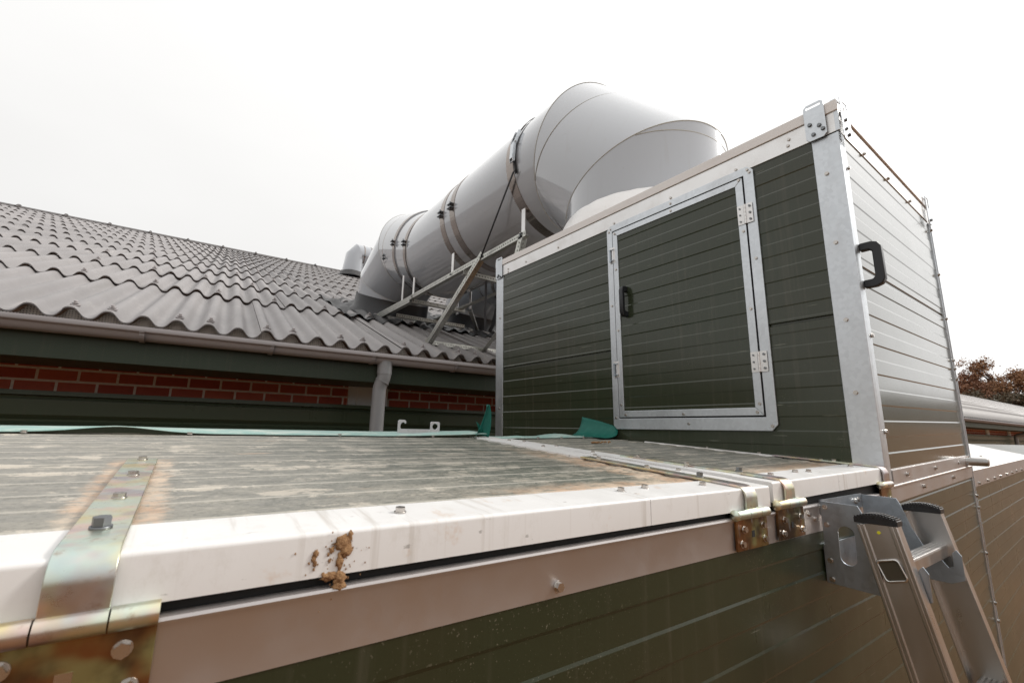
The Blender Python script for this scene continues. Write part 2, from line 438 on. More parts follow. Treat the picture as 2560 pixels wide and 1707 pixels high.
def whole(o, label, cat, group=None, kind=None):
    o['label'] = label; o['category'] = cat
    if group: o['group'] = group
    if kind: o['kind'] = kind
    return o

BOLT = {}
def bolt(parent, pos, nrm, r=.006, h=.005, mat='steel', washer=True, name='bolt'):
    key = (round(r, 5), round(h, 5), mat, washer)
    if key not in BOLT:
        m = MB()
        if washer: m.cyl((0, 0, 0), (0, 0, h * .22), r * 1.17, 14)
        m.prism([(r * math.cos(k * PI / 3), r * math.sin(k * PI / 3), h * .2) for k in range(6)], (0, 0, h * .8))
        me = bpy.data.meshes.new('bolt'); bmesh.ops.recalc_face_normals(m.bm, faces=m.bm.faces[:]); m.bm.to_mesh(me); m.bm.free()
        me.materials.append(MT[mat]); BOLT[key] = me
    o = bpy.data.objects.new(name, BOLT[key]); link(o, parent)
    nrm = Vector(nrm).normalized()
    q = nrm.to_track_quat('Z', 'Y')
    o.rotation_euler = (q.to_matrix().to_4x4() @ Matrix.Rotation(random.uniform(0, PI), 4, 'Z')).to_euler()
    o.location = Vector(pos) - base_of(parent)
    return o

def ribprof(z0, z1, phase, P=.0975, dep=.0017, seams=(), half=.5, ch=.0045):
    """(z, outward offset) of a lightly ribbed sandwich panel: one step facing up and one facing down in each period"""
    ev = []
    k = math.floor((z0 - phase) / P) - 1
    pts = []
    while phase + k * P < z1 + P:
        zl = phase + k * P; zd = zl - P * half
        pts += [(zd - ch, 0), (zd, dep), (zl - ch, dep), (zl, 0)]
        k += 1
    def val(z):
        for (a, va), (b, vb) in zip(pts, pts[1:]):
            if a <= z <= b: return va + (vb - va) * (z - a) / max(b - a, 1e-9)
        return 0
    out = [(z0, val(z0))] + [p for p in pts if z0 < p[0] < z1] + [(z1, val(z1))]
    for sz in seams:
        out = [p for p in out if not (sz - .008 < p[0] < sz + .008)]
        out += [(sz - .006, val(sz - .006)), (sz - .0025, -.006), (sz + .0025, -.006), (sz + .006, val(sz + .006))]
    return sorted(out)

# ------------------------------------------------------------------ camera
F = 1137.8
def camrot(a, b, c):
    ca, sa, cb, sb, cc, sc = math.cos(a), math.sin(a), math.cos(b), math.sin(b), math.cos(c), math.sin(c)
    yaw = Matrix(((ca, -sa, 0), (sa, ca, 0), (0, 0, 1)))
    bs = Matrix(((1, 0, 0), (0, 0, -1), (0, 1, 0)))
    pi_ = Matrix(((1, 0, 0), (0, cb, -sb), (0, sb, cb)))
    ro = Matrix(((cc, -sc, 0), (sc, cc, 0), (0, 0, 1)))
    return ro @ pi_ @ bs @ yaw.transposed()
RC = camrot(-0.6155, -0.195, 0.020)
cam = bpy.data.cameras.new('camera'); co = bpy.data.objects.new('camera', cam); COL.objects.link(co)
right, down, fwd = RC[0], RC[1], RC[2]
co.matrix_world = Matrix(((right[0], -down[0], -fwd[0], 0), (right[1], -down[1], -fwd[1], 0), (right[2], -down[2], -fwd[2], 0), (0, 0, 0, 1)))
cam.lens = 16.0; cam.sensor_width = 36; cam.clip_start = .02; cam.clip_end = 3000
cam.dof.use_dof = True; cam.dof.focus_distance = 1.9; cam.dof.aperture_fstop = 11
S.camera = co

# ================================================================== SETTING: ground
GZ = -2.3
g = MB()
ys = [-900, -300, -120, -60, -32, -22, -16, -13, -11, -9, -7, -5, -3, -1, 2, 6, 12, 30, 80, 200, 500, 1200]
def gz(x, y):
    t = min(1, max(0, (-y - 6) / 8)); t = t * t * (3 - 2 * t)  # bank behind the camera, added to darken the panel reflections
    return GZ + t * (3.9 + .45 * math.sin(x * .21) + .3 * math.sin(x * .53 + 1))
xs = [-900, -300, -100] + [-60 + 3 * k for k in range(41)] + [100, 200, 400, 1200]
g.grid([[(x, y, gz(x, y)) for x in xs] for y in ys])
go = part('ground', g, 'ground'); go['kind'] = 'structure'; go['label'] = 'brown bare soil of the farmyard'

hl = MB(); rows = []  # unseen slope added for the panel reflections, in place of a tree line
for i in range(13):
    t = i / 12; x = 185 + 150 * t; r_ = []
    for j in range(41):
        y = -420 + 420 * j / 40
        e_ = min(1, (j / 5)) * min(1, (40 - j) / 3)
        r_.append((x + 8 * math.sin(j * .9), y, GZ + (22 + 3.5 * math.sin(j * 1.7) + 2.2 * math.sin(j * 3.1 + i)) * math.sin(PI * min(1, .02 + t * .55)) * e_ - (.5 if i == 0 else 0)))
    rows.append(r_)
hl.grid(rows, True)
ho = part('added_hill', hl, 'added_hill'); ho['kind'] = 'structure'; ho['label'] = 'unseen brown hillside added far to the right to darken reflections'
# ================================================================== LOW HOUSING WITH HINGED LIDS
hs = thing('equipment_housing', 'low olive green housing with two white edged hinged lids on yellow strap hinges', 'housing', (.3, .5, GZ))
X0 = -1.6
m = MB(); pr = ribprof(GZ, -.19, -.300)
m.sweep([(X0, .5 - o, z) for z, o in pr], (1.735 - X0, 0, 0))
m.box(X0, 1.73, .52, 1.56, GZ, -.16)
part('front_panel', m, 'olive_low', hs)
m = MB()
prof = [(.5, -.2135), (.4972, -.2135), (.4965, -.1635), (.4945, -.1595), (.4935, -.1565), (.4945, -.1538), (.497, -.1528), (.506, -.1530), (.506, -.156), (.5, -.156)]
m.prism([(X0, y, z) for y, z in prof], (1.70 - X0, 0, 0))
part('trim_band', m, 'alu', hs, auto=35)
# black strip that paints the shade into the gap under the lids
m = MB(); m.box(X0, 1.72, .508, .53, -.160, -.13); part('gap_shade_strip', m, 'dark', hs)
bolt(hs, (.434, .4972, -.2005), (0, -1, 0), .0062, .007)
for x in (1.22, ): bolt(hs, (x, .4972, -.185), (0, -1, 0), .005, .005)
bolt(hs, (1.19, .497, -.172), (0, -1, 0), .005, .005)

def lidz(which, x, y):
    return (-.102 + .072 * (y - .5)) if which == 1 else (-.1135 + .017 * x + .060 * (y - .5))
YB = 1.585
def make_lid(which, x0, x1, seam, labels):
    Z = lambda x, y: lidz(which, x, y)
    T = .0408
    # ribbed top sheet
    m = MB(); rows = []
    ysr = []
    for y, o in ribprof(.515, YB, .56, P=.085, dep=.0022, ch=.006): ysr.append((y, o))
    for xx in (x0 + .004, (x0 + x1) / 2, x1 - .004): rows.append([(xx, y, Z(xx, y) - .0035 + o) for y, o in ysr])
    m.grid(rows, False)
    # underside and back edge
    m.grid([[(x0 + .004, y, Z(x0, y) - T) for y in (.515, YB)], [(x1 - .004, y, Z(x1, y) - T) for y in (.515, YB)]], False)
    m.grid([[(x0 + .004, YB, Z(x0, YB)), (x0 + .004, YB, Z(x0, YB) - T)], [(x1 - .004, YB, Z(x1, YB)), (x1 - .004, YB, Z(x1, YB) - T)]], False)
    lid = part('lid', m, m_lid(which), hs, label=labels)
    # white folded front trim, in lengths with a butt joint
    def trim(a, b):
        t = MB()
        def ring(x):
            q = []
            zf = Z(x, .5)
            for k in range(7):
                an = PI / 2 * k / 6
                q.append((x, .497 + .0048 * (1 - math.sin(an)), zf + .001 - .0048 * (1 - math.cos(an))))
            q = q[::-1]
            top = [(x, .585, Z(x, .585) + .0012)]
            return top + [(p[0], p[1], p[2]) for p in q[::-1]] + [(x, .497, zf - T), (x, .512, zf - T - .0005), (x, .512, zf - T + .004), (x, .505, zf - .02), (x, .585, Z(x, .585) - .004)]
        A, B = ring(a), ring(b)
        n = len(A)
        va = [t.bm.verts.new(p) for p in A]; vb = [t.bm.verts.new(p) for p in B]
        for i in range(n):
            j = (i + 1) % n; f = t.bm.faces.new([va[i], va[j], vb[j], vb[i]])
        t.bm.faces.new(va[::-1]); t.bm.faces.new(vb)
        return part('edge_trim', t, 'white', lid, auto=50)
    trim(x0, seam - .0007); trim(seam + .0007, x1)
    # white side trims, folded over the ends
    def side(xa, xb, xe):
        t = MB()
        for y0, y1 in ((.5855, YB),):
            t.prism([(xa, y0, Z(xa, y0) + .0022), (xb, y0, Z(xb, y0) + .0022), (xb, y0, Z(xb, y0) - .004), (xa, y0, Z(xa, y0) - .004)], (0, y1 - y0, Z(xa, y1) - Z(xa, y0)))
        t.prism([(xe, .5125, Z(xe, .5125) - .001), (xe, YB, Z(xe, YB) - .001), (xe, YB, Z(xe, YB) - T), (xe, .5125, Z(xe, .5125) - T)], (.0018 if xe > (xa + xb) / 2 else -.0018, 0, 0))
        part('edge_trim', t, 'white', lid)
    if which == 1: side(.925, x1 - .0005, x1 - .002)
    else:
        side(x0 + .0005, 1.105, x0 + .002); side(1.700, x1 - .0005, x1 - .002)
    return lid
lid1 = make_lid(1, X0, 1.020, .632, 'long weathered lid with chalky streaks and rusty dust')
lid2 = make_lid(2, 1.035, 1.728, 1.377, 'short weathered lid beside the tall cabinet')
nz1 = Vector((0, -.072, 1)).normalized()
def lidbolt(lid, w, x, y, r=.0062, h=.0062, mat='steel'):
    bolt(lid, (x, y, lidz(w, x, y) + .0012), nz1, r, h, mat)
for x, y in ((.226, .545), (.629, .556), (.700, .562), (.86, .548), (1.0, .70), (1.0, .98), (1.0, 1.22), (1.0, 1.42), (-.3, 1.55), (.02, 1.548), (.42, 1.552), (.75, 1.55), (.93, 1.55), (-.75, .55)): lidbolt(lid1, 1, x, y)
for x, y in ((1.145, .552), (1.28, .556), (1.33, .545), (1.62, .55), (1.062, .72), (1.085, .90), (1.062, 1.05), (1.085, 1.25), (1.07, 1.42), (1.712, .66), (1.712, .86), (1.712, 1.06), (1.712, 1.26), (1.712, 1.45), (1.25, 1.56), (1.38, 1.555), (1.52, 1.56), (1.65, 1.555)): lidbolt(lid2, 2, x, y)

# hinges: strap over the lid, knuckle, screwed plate
def make_hinge(w, xc, ylen, half, plates, pb, bolts, sq, strap_bolts, caps=True, label=None):
    Z = lambda y: lidz(w, xc, y)
    zf = Z(.5); pw0, pw1 = plates
    kz = zf - .0415 - .004; ky = .490
    m = MB(); m.box(pw0, pw1, .4905, .4955, pb, kz)
    h = part('hinge', m, 'zinc_refl', hs, bevel=.0008, label=label)
    m = MB(); a, b = xc - half, xc + half
    line = [(ylen, Z(ylen) + .0015), (.512, Z(.512) + .0018)]
    for k in range(1, 7):
        an = PI / 2 * k / 6; line.append((.512 - .0195 * math.sin(an), zf + .0025 - .0195 * (1 - math.cos(an))))
    line += [(.4925, kz + .004)]
    th = .0042
    outer = []
    for i, (y, z) in enumerate(line):
        p = line[max(i - 1, 0)]; q = line[min(i + 1, len(line) - 1)]
        d = Vector((q[0] - p[0], q[1] - p[1])).normalized(); nn = Vector((d.y, -d.x))
        outer.append((y + nn.x * th, z + nn.y * th))
    ring = line + outer[::-1]
    m.prism([(a, y, z) for y, z in ring], (b - a, 0, 0))
    part('strap', m, 'zinc', h, bevel=.0006, auto=35)
    m = MB(); g_ = .0012
    for p, q, in ((pw0, a - g_), (a, b), (b + g_, pw1)):
        m.cyl((p, ky, kz), (q, ky, kz), .0092, 20)
    if caps:
        m.tube([(pw0 - .001, ky, kz), (pw0 - .004, ky, kz), (pw0 - .0075, ky, kz), (pw0 - .0095, ky, kz)], [.0100, .0105, .008, .002], 16)
    part('knuckle', m, 'zinc', h, auto=40)
    for x, z in bolts: bolt(h, (x, .4905, z), (0, -1, 0), .0058, .0062)
    for y in strap_bolts: bolt(h, (xc, y, Z(y) + .0058), nz1, .0062 if y > .6 else .0072, .0055 if y > .6 else .010, 'steel' if y > .6 else 'steel_dark')
    if sq:
        m = MB(); m.box(sq[0] - .005, sq[0] + .005, .4900, .4908, sq[1] - .006, sq[1] + .006); part('square_hole', m, 'dark' if caps else 'steel', h)
    return h
make_hinge(1, -.0475, 1.03, .0205, (-.105, .0045), -.232, ((-.0155, -.170), (-.082, -.1695), (-.0085, -.198), (-.087, -.2)), (-.047, -.185), (.563, .697, .855, 1.015), False, 'large near hinge, its strap lying on the long lid')
make_hinge(1, .932, .95, .0205, (.872, .987), -.2120, ((.896, -.174), (.968, -.172), (.887, -.1995), (.972, -.198)), (.930, -.185), (.60, .74, .90), True, 'hinge at the right end of the long lid')
make_hinge(2, 1.094, .95, .0205, (1.033, 1.152), -.2105, ((1.058, -.171), (1.131, -.170), (1.051, -.1975), (1.134, -.196)), (1.094, -.184), (.60, .74, .90), True, 'hinge at the left end of the short lid')
make_hinge(2, 1.700, .80, .0205, (1.645, 1.728), -.190, ((1.715, -.170),), None, (.62,), True, 'half hidden hinge at the corner of the tall cabinet')

# ================================================================== TALL CABINET WITH DOOR
MC = Matrix(((.99934, -.0272, -.0232, 0), (.02715, .99963, -.0026, 0), (.02326, .00197, .99973, 0), (0, 0, 0, 1)))
# orthonormalise
q = MC.to_3x3().to_quaternion(); MCm = q.to_matrix().to_4x4()
XL, XR, YF, YK = 1.735, 2.945, .453, 2.472
ZT = .990
cb = thing('ventilation_cabinet', 'tall olive green cabinet with silver frame, access door and black handles, standing beside the lids', 'cabinet', (2.34, 1.46, GZ), MCm)
m = MB()
pr = ribprof(-.35, ZT + .01, .079, seams=(.356,))
m.sweep([(XL - o, YF + .05, z) for z, o in pr], (0, YK - YF - .08, 0))
part('side_panel', m, 'olive', cb)
m = MB(); pr = ribprof(-.14, ZT + .01, .014, seams=(.515,))
m.sweep([(XL + .04, YF - o, z) for z, o in pr], (XR - XL - .05, 0, 0))
part('front_panel', m, 'olive', cb)
m = MB(); m.box(XL + .01, XR - .005, YF + .012, YK - .005, GZ + 0.0, ZT + .05)
part('inner_core', m, 'olive_far', cb)
m = MB(); pr = ribprof(GZ, -.20, -.335)
m.sweep([(XL - .004, YF - .001 - o, z) for z, o in pr], (XR - XL + .005, 0, 0))
part('base_panel', m, 'olive_low', cb)
m = MB(); m.box(XL + .055, XR - .012, YF - .0065, YF + .004, -.1775, -.135); part('base_rail', m, 'alu', cb, bevel=.0012)
m = MB(); m.prism([(XL - .004, y, z) for y, z in ((YF + .002, -.228), (YF - .007, -.228), (YF - .008, -.187), (YF - .011, -.184), (YF - .011, -.180), (YF - .008, -.1785), (YF + .002, -.1785))], (XR - XL, 0, 0)); part('base_trim', m, 'alu', cb)
for x in (1.93, 2.30, 2.70): bolt(cb, (x, YF - .0065, -.156), (0, -1, 0), .0062, .007)
for x in (2.10, 2.55): bolt(cb, (x, YF - .008, -.205), (0, -1, 0), .0062, .007)
# posts
m = MB()
m.prism([(x, y, -.165) for x, y in ((XL - .0045, YF - .004), (XL - .0045, YF + .077), (XL, YF + .077), (XL + .004, YF + .004), (XL + .050, YF), (XL + .050, YF - .004), (XL + .012, YF - .006))], (0, 0, ZT + .165 - .004))
part('corner_post', m, 'galv', cb, bevel=.0015)
m = MB(); m.box(XL - .0045, XL + .004, YK - .076, YK + .002, -.35, ZT - .004); m.box(XL - .0045, XL + .04, YK - .002, YK + .003, -.35, ZT - .004); part('corner_post', m, 'galv', cb, bevel=.0012)
m = MB(); m.box(XR - .016, XR + .003, YF - .006, YF + .05, GZ, ZT - .004); part('corner_post', m, 'galv', cb, bevel=.0012)
m = MB(); m.box(XR - .004, XR + .0015, YF - .0095, YF - .0055, GZ, ZT - .004); part('post_lip', m, 'galv', cb)
# top rails and roof cap
m = MB(); m.box(XL - .005, XL + .02, YF + .002, YK, ZT, 1.0625); part('top_rail', m, 'rail', cb, bevel=.0012)
m = MB(); m.box(XL + .0205, XR, YF - .0045, YF + .02, ZT, 1.0605); part('top_rail', m, 'rail', cb, bevel=.0012)
m = MB(); m.box(XL - .010, XR + .008, YF - .011, YK + .008, 1.0645, 1.1035); part('roof_cap', m, 'cap', cb, bevel=.0012)
m = MB(); m.box(XL + .0205, XR, YF - .002, YF + .01, 1.0607, 1.0643); part('cap_gap', m, 'dark', cb)
# raised plate corners
def slot_plate(to3, thick, w, h, slot, mat='galv'):
    m = MB()
    c = .010
    m.plate([(c, 0), (w - c, 0), (w, c), (w, h - c), (w - c, h), (c, h), (0, h - c), (0, c)], [[(slot[0], slot[2]), (slot[1], slot[2]), (slot[1], slot[3]), (slot[0], slot[3])]] if slot else [], to3, thick)
    return part('corner_plate', m, mat, cb, bevel=.0006)
slot_plate(lambda u, v: (XL - .0135, YF + .024 + u, .984 + v), (-.0035, 0, 0), .064, .140, (.010, .054, .122, .131))
slot_plate(lambda u, v: (XL + .003 + u, YF - .0155, .958 + v), (0, -.0035, 0), .082, .164, (.014, .066, .104, .150))
slot_plate(lambda u, v: (XL - .0085, YK - .072 + u, .975 + v), (-.0035, 0, 0), .074, .150, (.012, .055, .133, .140))
slot_plate(lambda u, v: (XR - .075 + u, YF - .0145, .968 + v), (0, -.0035, 0), .062, .150, (.012, .050, .085, .138))
m = MB(); m.box(XL - .0045, XL + .005, YF - .010, YF + .018, .99, 1.09); m.box(XL - .002, XL + .0045, YF - .0085, YF + .010, 1.092, 1.112); part('corner_block', m, 'galv', cb, bevel=.002)
for y, z in ((.525, 1.045), (.497, 1.030), (.487, 1.012), (.517, 1.004)): bolt(cb, (XL - .017, y, z), (-1, 0, 0), .0062, .006, 'steel_dark')
for x, z in ((1.765, 1.0), (1.785, .985), (1.768, 1.035)): bolt(cb, (x, YF - .018, z), (0, -1, 0), .0062, .008, 'steel_dark')
for x, z in ((2.905, .99),): bolt(cb, (x, YF - .018, z), (0, -1, 0), .0062, .008, 'steel_dark')
for y, z in ((2.44, 1.0), (2.42, .985), (2.45, .99)): bolt(cb, (XL - .012, y, z), (-1, 0, 0), .0062, .006, 'steel_dark')
for z in (.85, .60, .335, .10): bolt(cb, (XL - .0045, .497, z), (-1, 0, 0), .0062, .005)
for z in (.86, .28, -.02): bolt(cb, (XL + .036, YF - .006, z), (0, -1, 0), .0062, .007)
for z in (.7, .1): bolt(cb, (XL - .0045, 2.43, z), (-1, 0, 0), .006, .005)
for y, z in ((.60, 1.035), (.605, 1.012), (.80, 1.008), (1.10, 1.012), (1.43, 1.010), (1.85, 1.015), (2.15, 1.015), (2.34, 1.02), (2.34, 1.0)): bolt(cb, (XL - .005, y, z), (-1, 0, 0), .0056, .004)
for x in (1.99, 2.28, 2.60): bolt(cb, (x, YF - .0045, 1.0), (0, -1, 0), .0062, .008)
for z in (.95, .72, .50, .30, .26, .21): bolt(cb, (XR - .006, YF - .0065, z), (0, -1, 0), .0062, .008)
for z in (-.31, -.36, -.55, -.75, -.82, -1.1, -1.32): bolt(cb, (XR - .006, YF - .0065, z), (0, -1, 0), .0062, .008)
# fixed surround of the door
dy0, dy1, dz0, dz1 = .734, 1.476, -.022, 1.000
gy0, gy1, gz0, gz1 = .772, 1.442, .027, .9665
m = MB(); c = .022
m.plate([(dy0 + c, dz0), (dy1 - c * .8, dz0), (dy1, dz0 + c * .8), (dy1, dz1 - c), (dy1 - c, dz1), (dy0 + c, dz1), (dy0, dz1 - c), (dy0, dz0 + c)], [[(gy0, gz0), (gy1, gz0), (gy1, gz1), (gy0, gz1)]], lambda u, v: (XL - .0105, u, v), (.0085, 0, 0))
part('door_surround', m, 'galv', cb, bevel=.0014)
m = MB(); m.box(XL - .004, XL - .0005, gy0 - .001, gy1 + .001, gz0 - .001, gz1 + .001); part('door_gap', m, 'dark', cb)
# door leaf
iy0, iy1, iz0, iz1 = .806, 1.409, .062, .934
ly0, ly1, lz0, lz1 = gy0 + .0055, gy1 - .004, gz0 + .006, gz1 - .006
m = MB()
pr = ribprof(iz0 - .01, iz1 + .01, .079)
m.sweep([(XL - .0065 - o, iy0 - .01, z) for z, o in pr], (0, iy1 - iy0 + .02, 0))
door = part('door', m, 'olive', cb)
m = MB(); XO, XI = XL - .0125, XL - .0042
def mitre(a, b, c_, d):
    m.prism([(XO, *a), (XO, *b), (XO, *c_), (XO, *d)], (XI - XO, 0, 0))
e = .0006
mitre((ly0 + e, lz1), (ly1 - e, lz1), (iy1 - e, iz1), (iy0 + e, iz1))
mitre((ly0 + e, lz0), (iy0 + e, iz0), (iy1 - e, iz0), (ly1 - e, lz0))
mitre((ly0, lz0 + e), (ly0, lz1 - e), (iy0, iz1 - e), (iy0, iz0 + e))
mitre((ly1, lz0 + e), (iy1, iz0 + e), (iy1, iz1 - e), (ly1, lz1 - e))
part('door_frame', m, 'galv', door, bevel=.0012)
# black grab handle
def grab(to3, parent, L=.150, out=.042, w=.022):
    m = MB()
    path = [(0, 0), (0, out * .55), (.006, out * .85), (.022, out), (L - .022, out), (L - .006, out * .85), (L, out * .55), (L, 0)]
    inner = [(.026, 0), (.026, out * .42), (.034, out * .56), (L - .034, out * .56), (L - .026, out * .42), (L - .026, 0)]
    ringp = path + inner[::-1]
    pts = [Vector(to3(u, v, -w / 2)) for u, v in ringp]; sh = Vector(to3(0, 0, w / 2)) - Vector(to3(0, 0, -w / 2))
    m.prism(pts, sh)
    o = part('handle', m, 'plastic', parent, bevel=.0032, seg=3, auto=40)
    return o
h1 = grab(lambda u, v, w: (XL - .0075 - v, 1.372 + w, .508 + u), door)
h2 = grab(lambda u, v, w: (XL + .052 + w, YF - .0045 - v * 1.3, .438 + u), cb, .152, .044, .024)
# door hinges
def leafhinge(z0, z1):
    m = MB(); yc = .7755
    m.box(XL - .0155, XL - .0130, yc + .001, yc + .029, z0, z1); m.box(XL - .0155, XL - .0130, yc - .029, yc - .001, z0, z1)
    n = 5
    for k in range(n):
        a = z0 + (z1 - z0) * k / n; b = z0 + (z1 - z0) * (k + 1) / n - .0008
        m.cyl((XL - .0165, yc, a), (XL - .0165, yc, b), .0042, 12)
    h = part('hinge', m, 'rail', door, auto=35)
    for k in range(3):
        zz = z0 + (z1 - z0) * (.16 + .34 * k)
        bolt(h, (XL - .0155, yc + .019, zz), (-1, 0, 0), .0036, .003, 'steel_dark', False)
        bolt(h, (XL - .0155, yc - .019, zz), (-1, 0, 0), .0046, .004, 'steel_dark', False)
leafhinge(.767, .846); leafhinge(.190, .265)
# toggle latches on the other edge
def latch(z0, z1):
    m = MB(); yc = 1.444
    m.box(XL - .0175, XL - .0130, yc - .012, yc - .002, z0 + .006, z1 - .004); m.box(XL - .0135, XL - .0108, yc - .018, yc + .016, z0, z1)
    h = part('latch', m, 'rail', door, bevel=.0008)
    m = MB(); m.box(XL - .0225, XL - .0140, yc + .003, yc + .011, z0 + .004, z1 - .010); m.cyl((XL - .019, yc - .014, z0 + .012), (XL - .019, yc + .014, z0 + .012), .0028, 8); m.cyl((XL - .019, yc - .014, z1 - .014), (XL - .019, yc + .014, z1 - .014), .0028, 8)
    part('latch_lever', m, 'galv_dark', h, bevel=.0006)
latch(.798, .880); latch(.222, .300)
for y, z in ((.79, .955), (1.10, .9475), (1.425, .950), (.80, .045), (1.10, .042), (1.40, .0435), (.789, .74), (.789, .43), (.789, .075), (1.424, .76), (1.424, .45), (1.424, .09)): bolt(door, (XO, y, z), (-1, 0, 0), .0052, .004)
for y, z in ((.755, .985), (.748, .972), (1.10, .983), (1.462, .970), (1.452, .983), (.753, .62), (.753, -.005), (1.08, .003), (1.459, .58), (1.459, .03)): bolt(cb, (XL - .0105, y, z), (-1, 0, 0), .0052, .004)
# stub of round bar sticking out at the lower right corner
m = MB(); m.tube([(2.862, YF - .006, -.158), (2.862, YF - .075, -.158)], .0175, 20); m.cyl((2.862, YF - .0755, -.158), (2.862, YF - .077, -.158), .0135, 16)
part('bar_stub', m, 'alu_lad', cb, bevel=.001, auto=40)

# ================================================================== NEIGHBOURING LOW UNIT (right edge)
nb = thing('neighbour_housing', 'low olive green unit with flat white top, beyond the tall cabinet at the right edge', 'housing', (6.0, .9, GZ), MCm)
NX = XR + .006
m = MB(); pr = ribprof(GZ, -.27, -.335)
m.sweep([(NX, YF - o, z) for z, o in pr], (5.6, 0, -.05)); m.box(NX + .01, 8.5, YF + .03, 1.25, GZ, -.24); part('front_panel', m, 'olive_low', nb)
m = MB(); m.prism([(NX, y, z) for y, z in ((YF - .0035, -.225), (YF - .004, -.205), (YF, -.2005), (1.30, -.150), (1.30, -.165), (YF + .004, -.215), (YF + .004, -.225))], (5.6, 0, -.09)); part('top_sheet', m, 'white', nb)
m = MB(); m.prism([(NX, y, z) for y, z in ((YF - .0045, -.275), (YF - .0065, -.204), (YF - .0040, -.202), (YF + .001, -.275))], (5.6, 0, -.07)); part('trim_band', m, 'alu', nb)
for k in range(14):
    x = 3.06 + .20 * k + (.02 if k % 3 else 0)
    bolt(nb, (x, YF - .005, -.262 - .0125 * (x - NX)), (0, -1, 0), .0062, .007)
for x, y in ((3.5, .62), (3.9, .62), (4.6, .64), (3.4, 1.1), (4.9, 1.1)): bolt(nb, (x, y, -.2005 + .0505 * (y - YF) / .85 - .016 * (x - NX)), (0, 0, 1), .0062, .006)

# ================================================================== LADDER AND ITS BRACKET
lb = thing('ladder_bracket', 'dull galvanised bracket plate with oval hole holding the ladder top against the green wall', 'bracket', (1.375, .5, -.32))
m = MB(); m.box(1.249, 1.504, .4930, .4962, -.178, -.144); m.box(1.249, 1.504, .4930, .4962, -.323, -.243); part('back_plate', m, 'galv_dark', lb)
fl = [(.4925, -.146), (.419, -.147), (.412, -.161), (.395, -.215), (.372, -.262), (.352, -.270), (.337, -.292), (.328, -.288), (.327, -.258), (.319, -.250), (.311, -.262), (.311, -.314), (.335, -.326), (.398, -.325), (.4925, -.323)]
hole = []
for k in range(24):
    an = 2 * PI * k / 24; u = .0165 * math.cos(an); v = .0165 * math.sin(an); hole.append((.4465 + u, (-.236 + (.0245 if math.sin(an) > 0 else -.0245)) + v))
for xf, sgn in ((1.245, 1), (1.504, -1)):
    m = MB(); m.plate(fl, [hole], lambda u, v: (xf, u, v), (.003 * sgn, 0, 0)); o = part('side_plate', m, 'galv_dark', lb, bevel=.0005)
for z in (-.158, -.197, -.274, -.314): bolt(lb, (1.2449, .4835, z), (-1, 0, 0), .005, .004)
for x, z in ((1.475, -.158), (1.458, -.160)): bolt(lb, (x, .4930, z), (0, -1, 0), .006, .005)

ld = thing('ladder', 'silver aluminium ladder with black rubber feet caps leaning at the front wall', 'ladder', (1.375, -.07, GZ))
ax_ = Vector((0, .2035, .979)).normalized(); wd = Vector((0, -.979, .2035)).normalized()
C0 = Vector((0, .380, -.175))
Ltot = (C0.z - GZ) / ax_.z
def stile(xo, sgn):
    # channel section: web on the outer face, deep ribbed flanges on both edges
    m = MB(); hw = .0355
    sec = []
    def P(x, w): return Vector((xo + sgn * x, 0, 0)) + wd * w + C0 - ax_ * Ltot
    prof = [(0, -hw), (-.0022, -hw + .0015), (-.0022, -hw + .006), (-.0006, -hw + .0068), (-.0022, -hw + .0076), (-.0022, -hw + .0135), (.001, -hw + .0145),
            (.001, hw - .0145), (-.0022, hw - .0135), (-.0022, hw - .0076), (-.0006, hw - .0068), (-.0022, hw - .006), (-.0022, hw - .0015), (0, hw),
            (.024, hw), (.024, hw - .003), (.004, hw - .003), (.004, -hw + .003), (.024, -hw + .003), (.024, -hw)]
    m.prism([P(x, w) for x, w in prof], ax_ * Ltot)
    st = part('stile', m, 'alu_lad', ld, bevel=.0005)
    # rubber cap with tread
    m = MB(); arc = []
    n = 14
    for k in range(n + 1):
        t = -1 + 2 * k / n; arc.append((t * (hw + .0025), .0105 + .0085 * (1 - t * t)))
    base = C0 + Vector((xo + sgn * -.003, 0, 0))
    up = Vector((0, 0, 1)); dw = Vector((0, -1, 0.02)).normalized()
    pts = [base + dw * (-(hw + .0025)) - up * .002, base + dw * (hw + .0025) - up * .002] + [base + dw * a + up * (b - .002) for a, b in arc[::-1]]
    m.prism(pts, Vector((sgn * .030, 0, 0)))
    for k in range(n):
        t = -1 + 2 * (k + .5) / n; cpt = base + dw * (t * (hw + .002)) + up * (.0068 + .0085 * (1 - t * t))
        m.bar(cpt - Vector((sgn * .0012, 0, 0)), cpt + Vector((sgn * .0315, 0, 0)), .0030, .0095)
    part('end_cap', m, 'rubber', st, bevel=.0006)
    return st
s1 = stile(1.2165, 1); s2 = stile(1.556, -1)
def rung(dist, first=False):
    m = MB(); c = C0 - ax_ * dist; w2, h2 = .0165, .013
    w_, u_ = wd, ax_
    up = Vector((0, .06, 1)).normalized(); fr = Vector((0, -1, .06)).normalized()
    pr = []
    for k in range(9):
        t = -1 + 2 * k / 8
        pr.append((t * w2, h2 + (.0010 if k % 2 else 0)))
    pr += [(w2 + .001, h2 - .004), (w2, -h2), (-w2, -h2), (-w2 - .001, h2 - .004)]
    m.prism([Vector((1.2172, 0, 0)) + c + fr * a + up * b for a, b in pr], Vector((1.5553 - 1.2172, 0, 0)))
    return part('rung', m, 'alu_lad' if dist < .2 else 'alu_rung', ld, bevel=.0008)
rd = [.090 + .28 * k for k in range(8)]
for d in rd: rung(d)
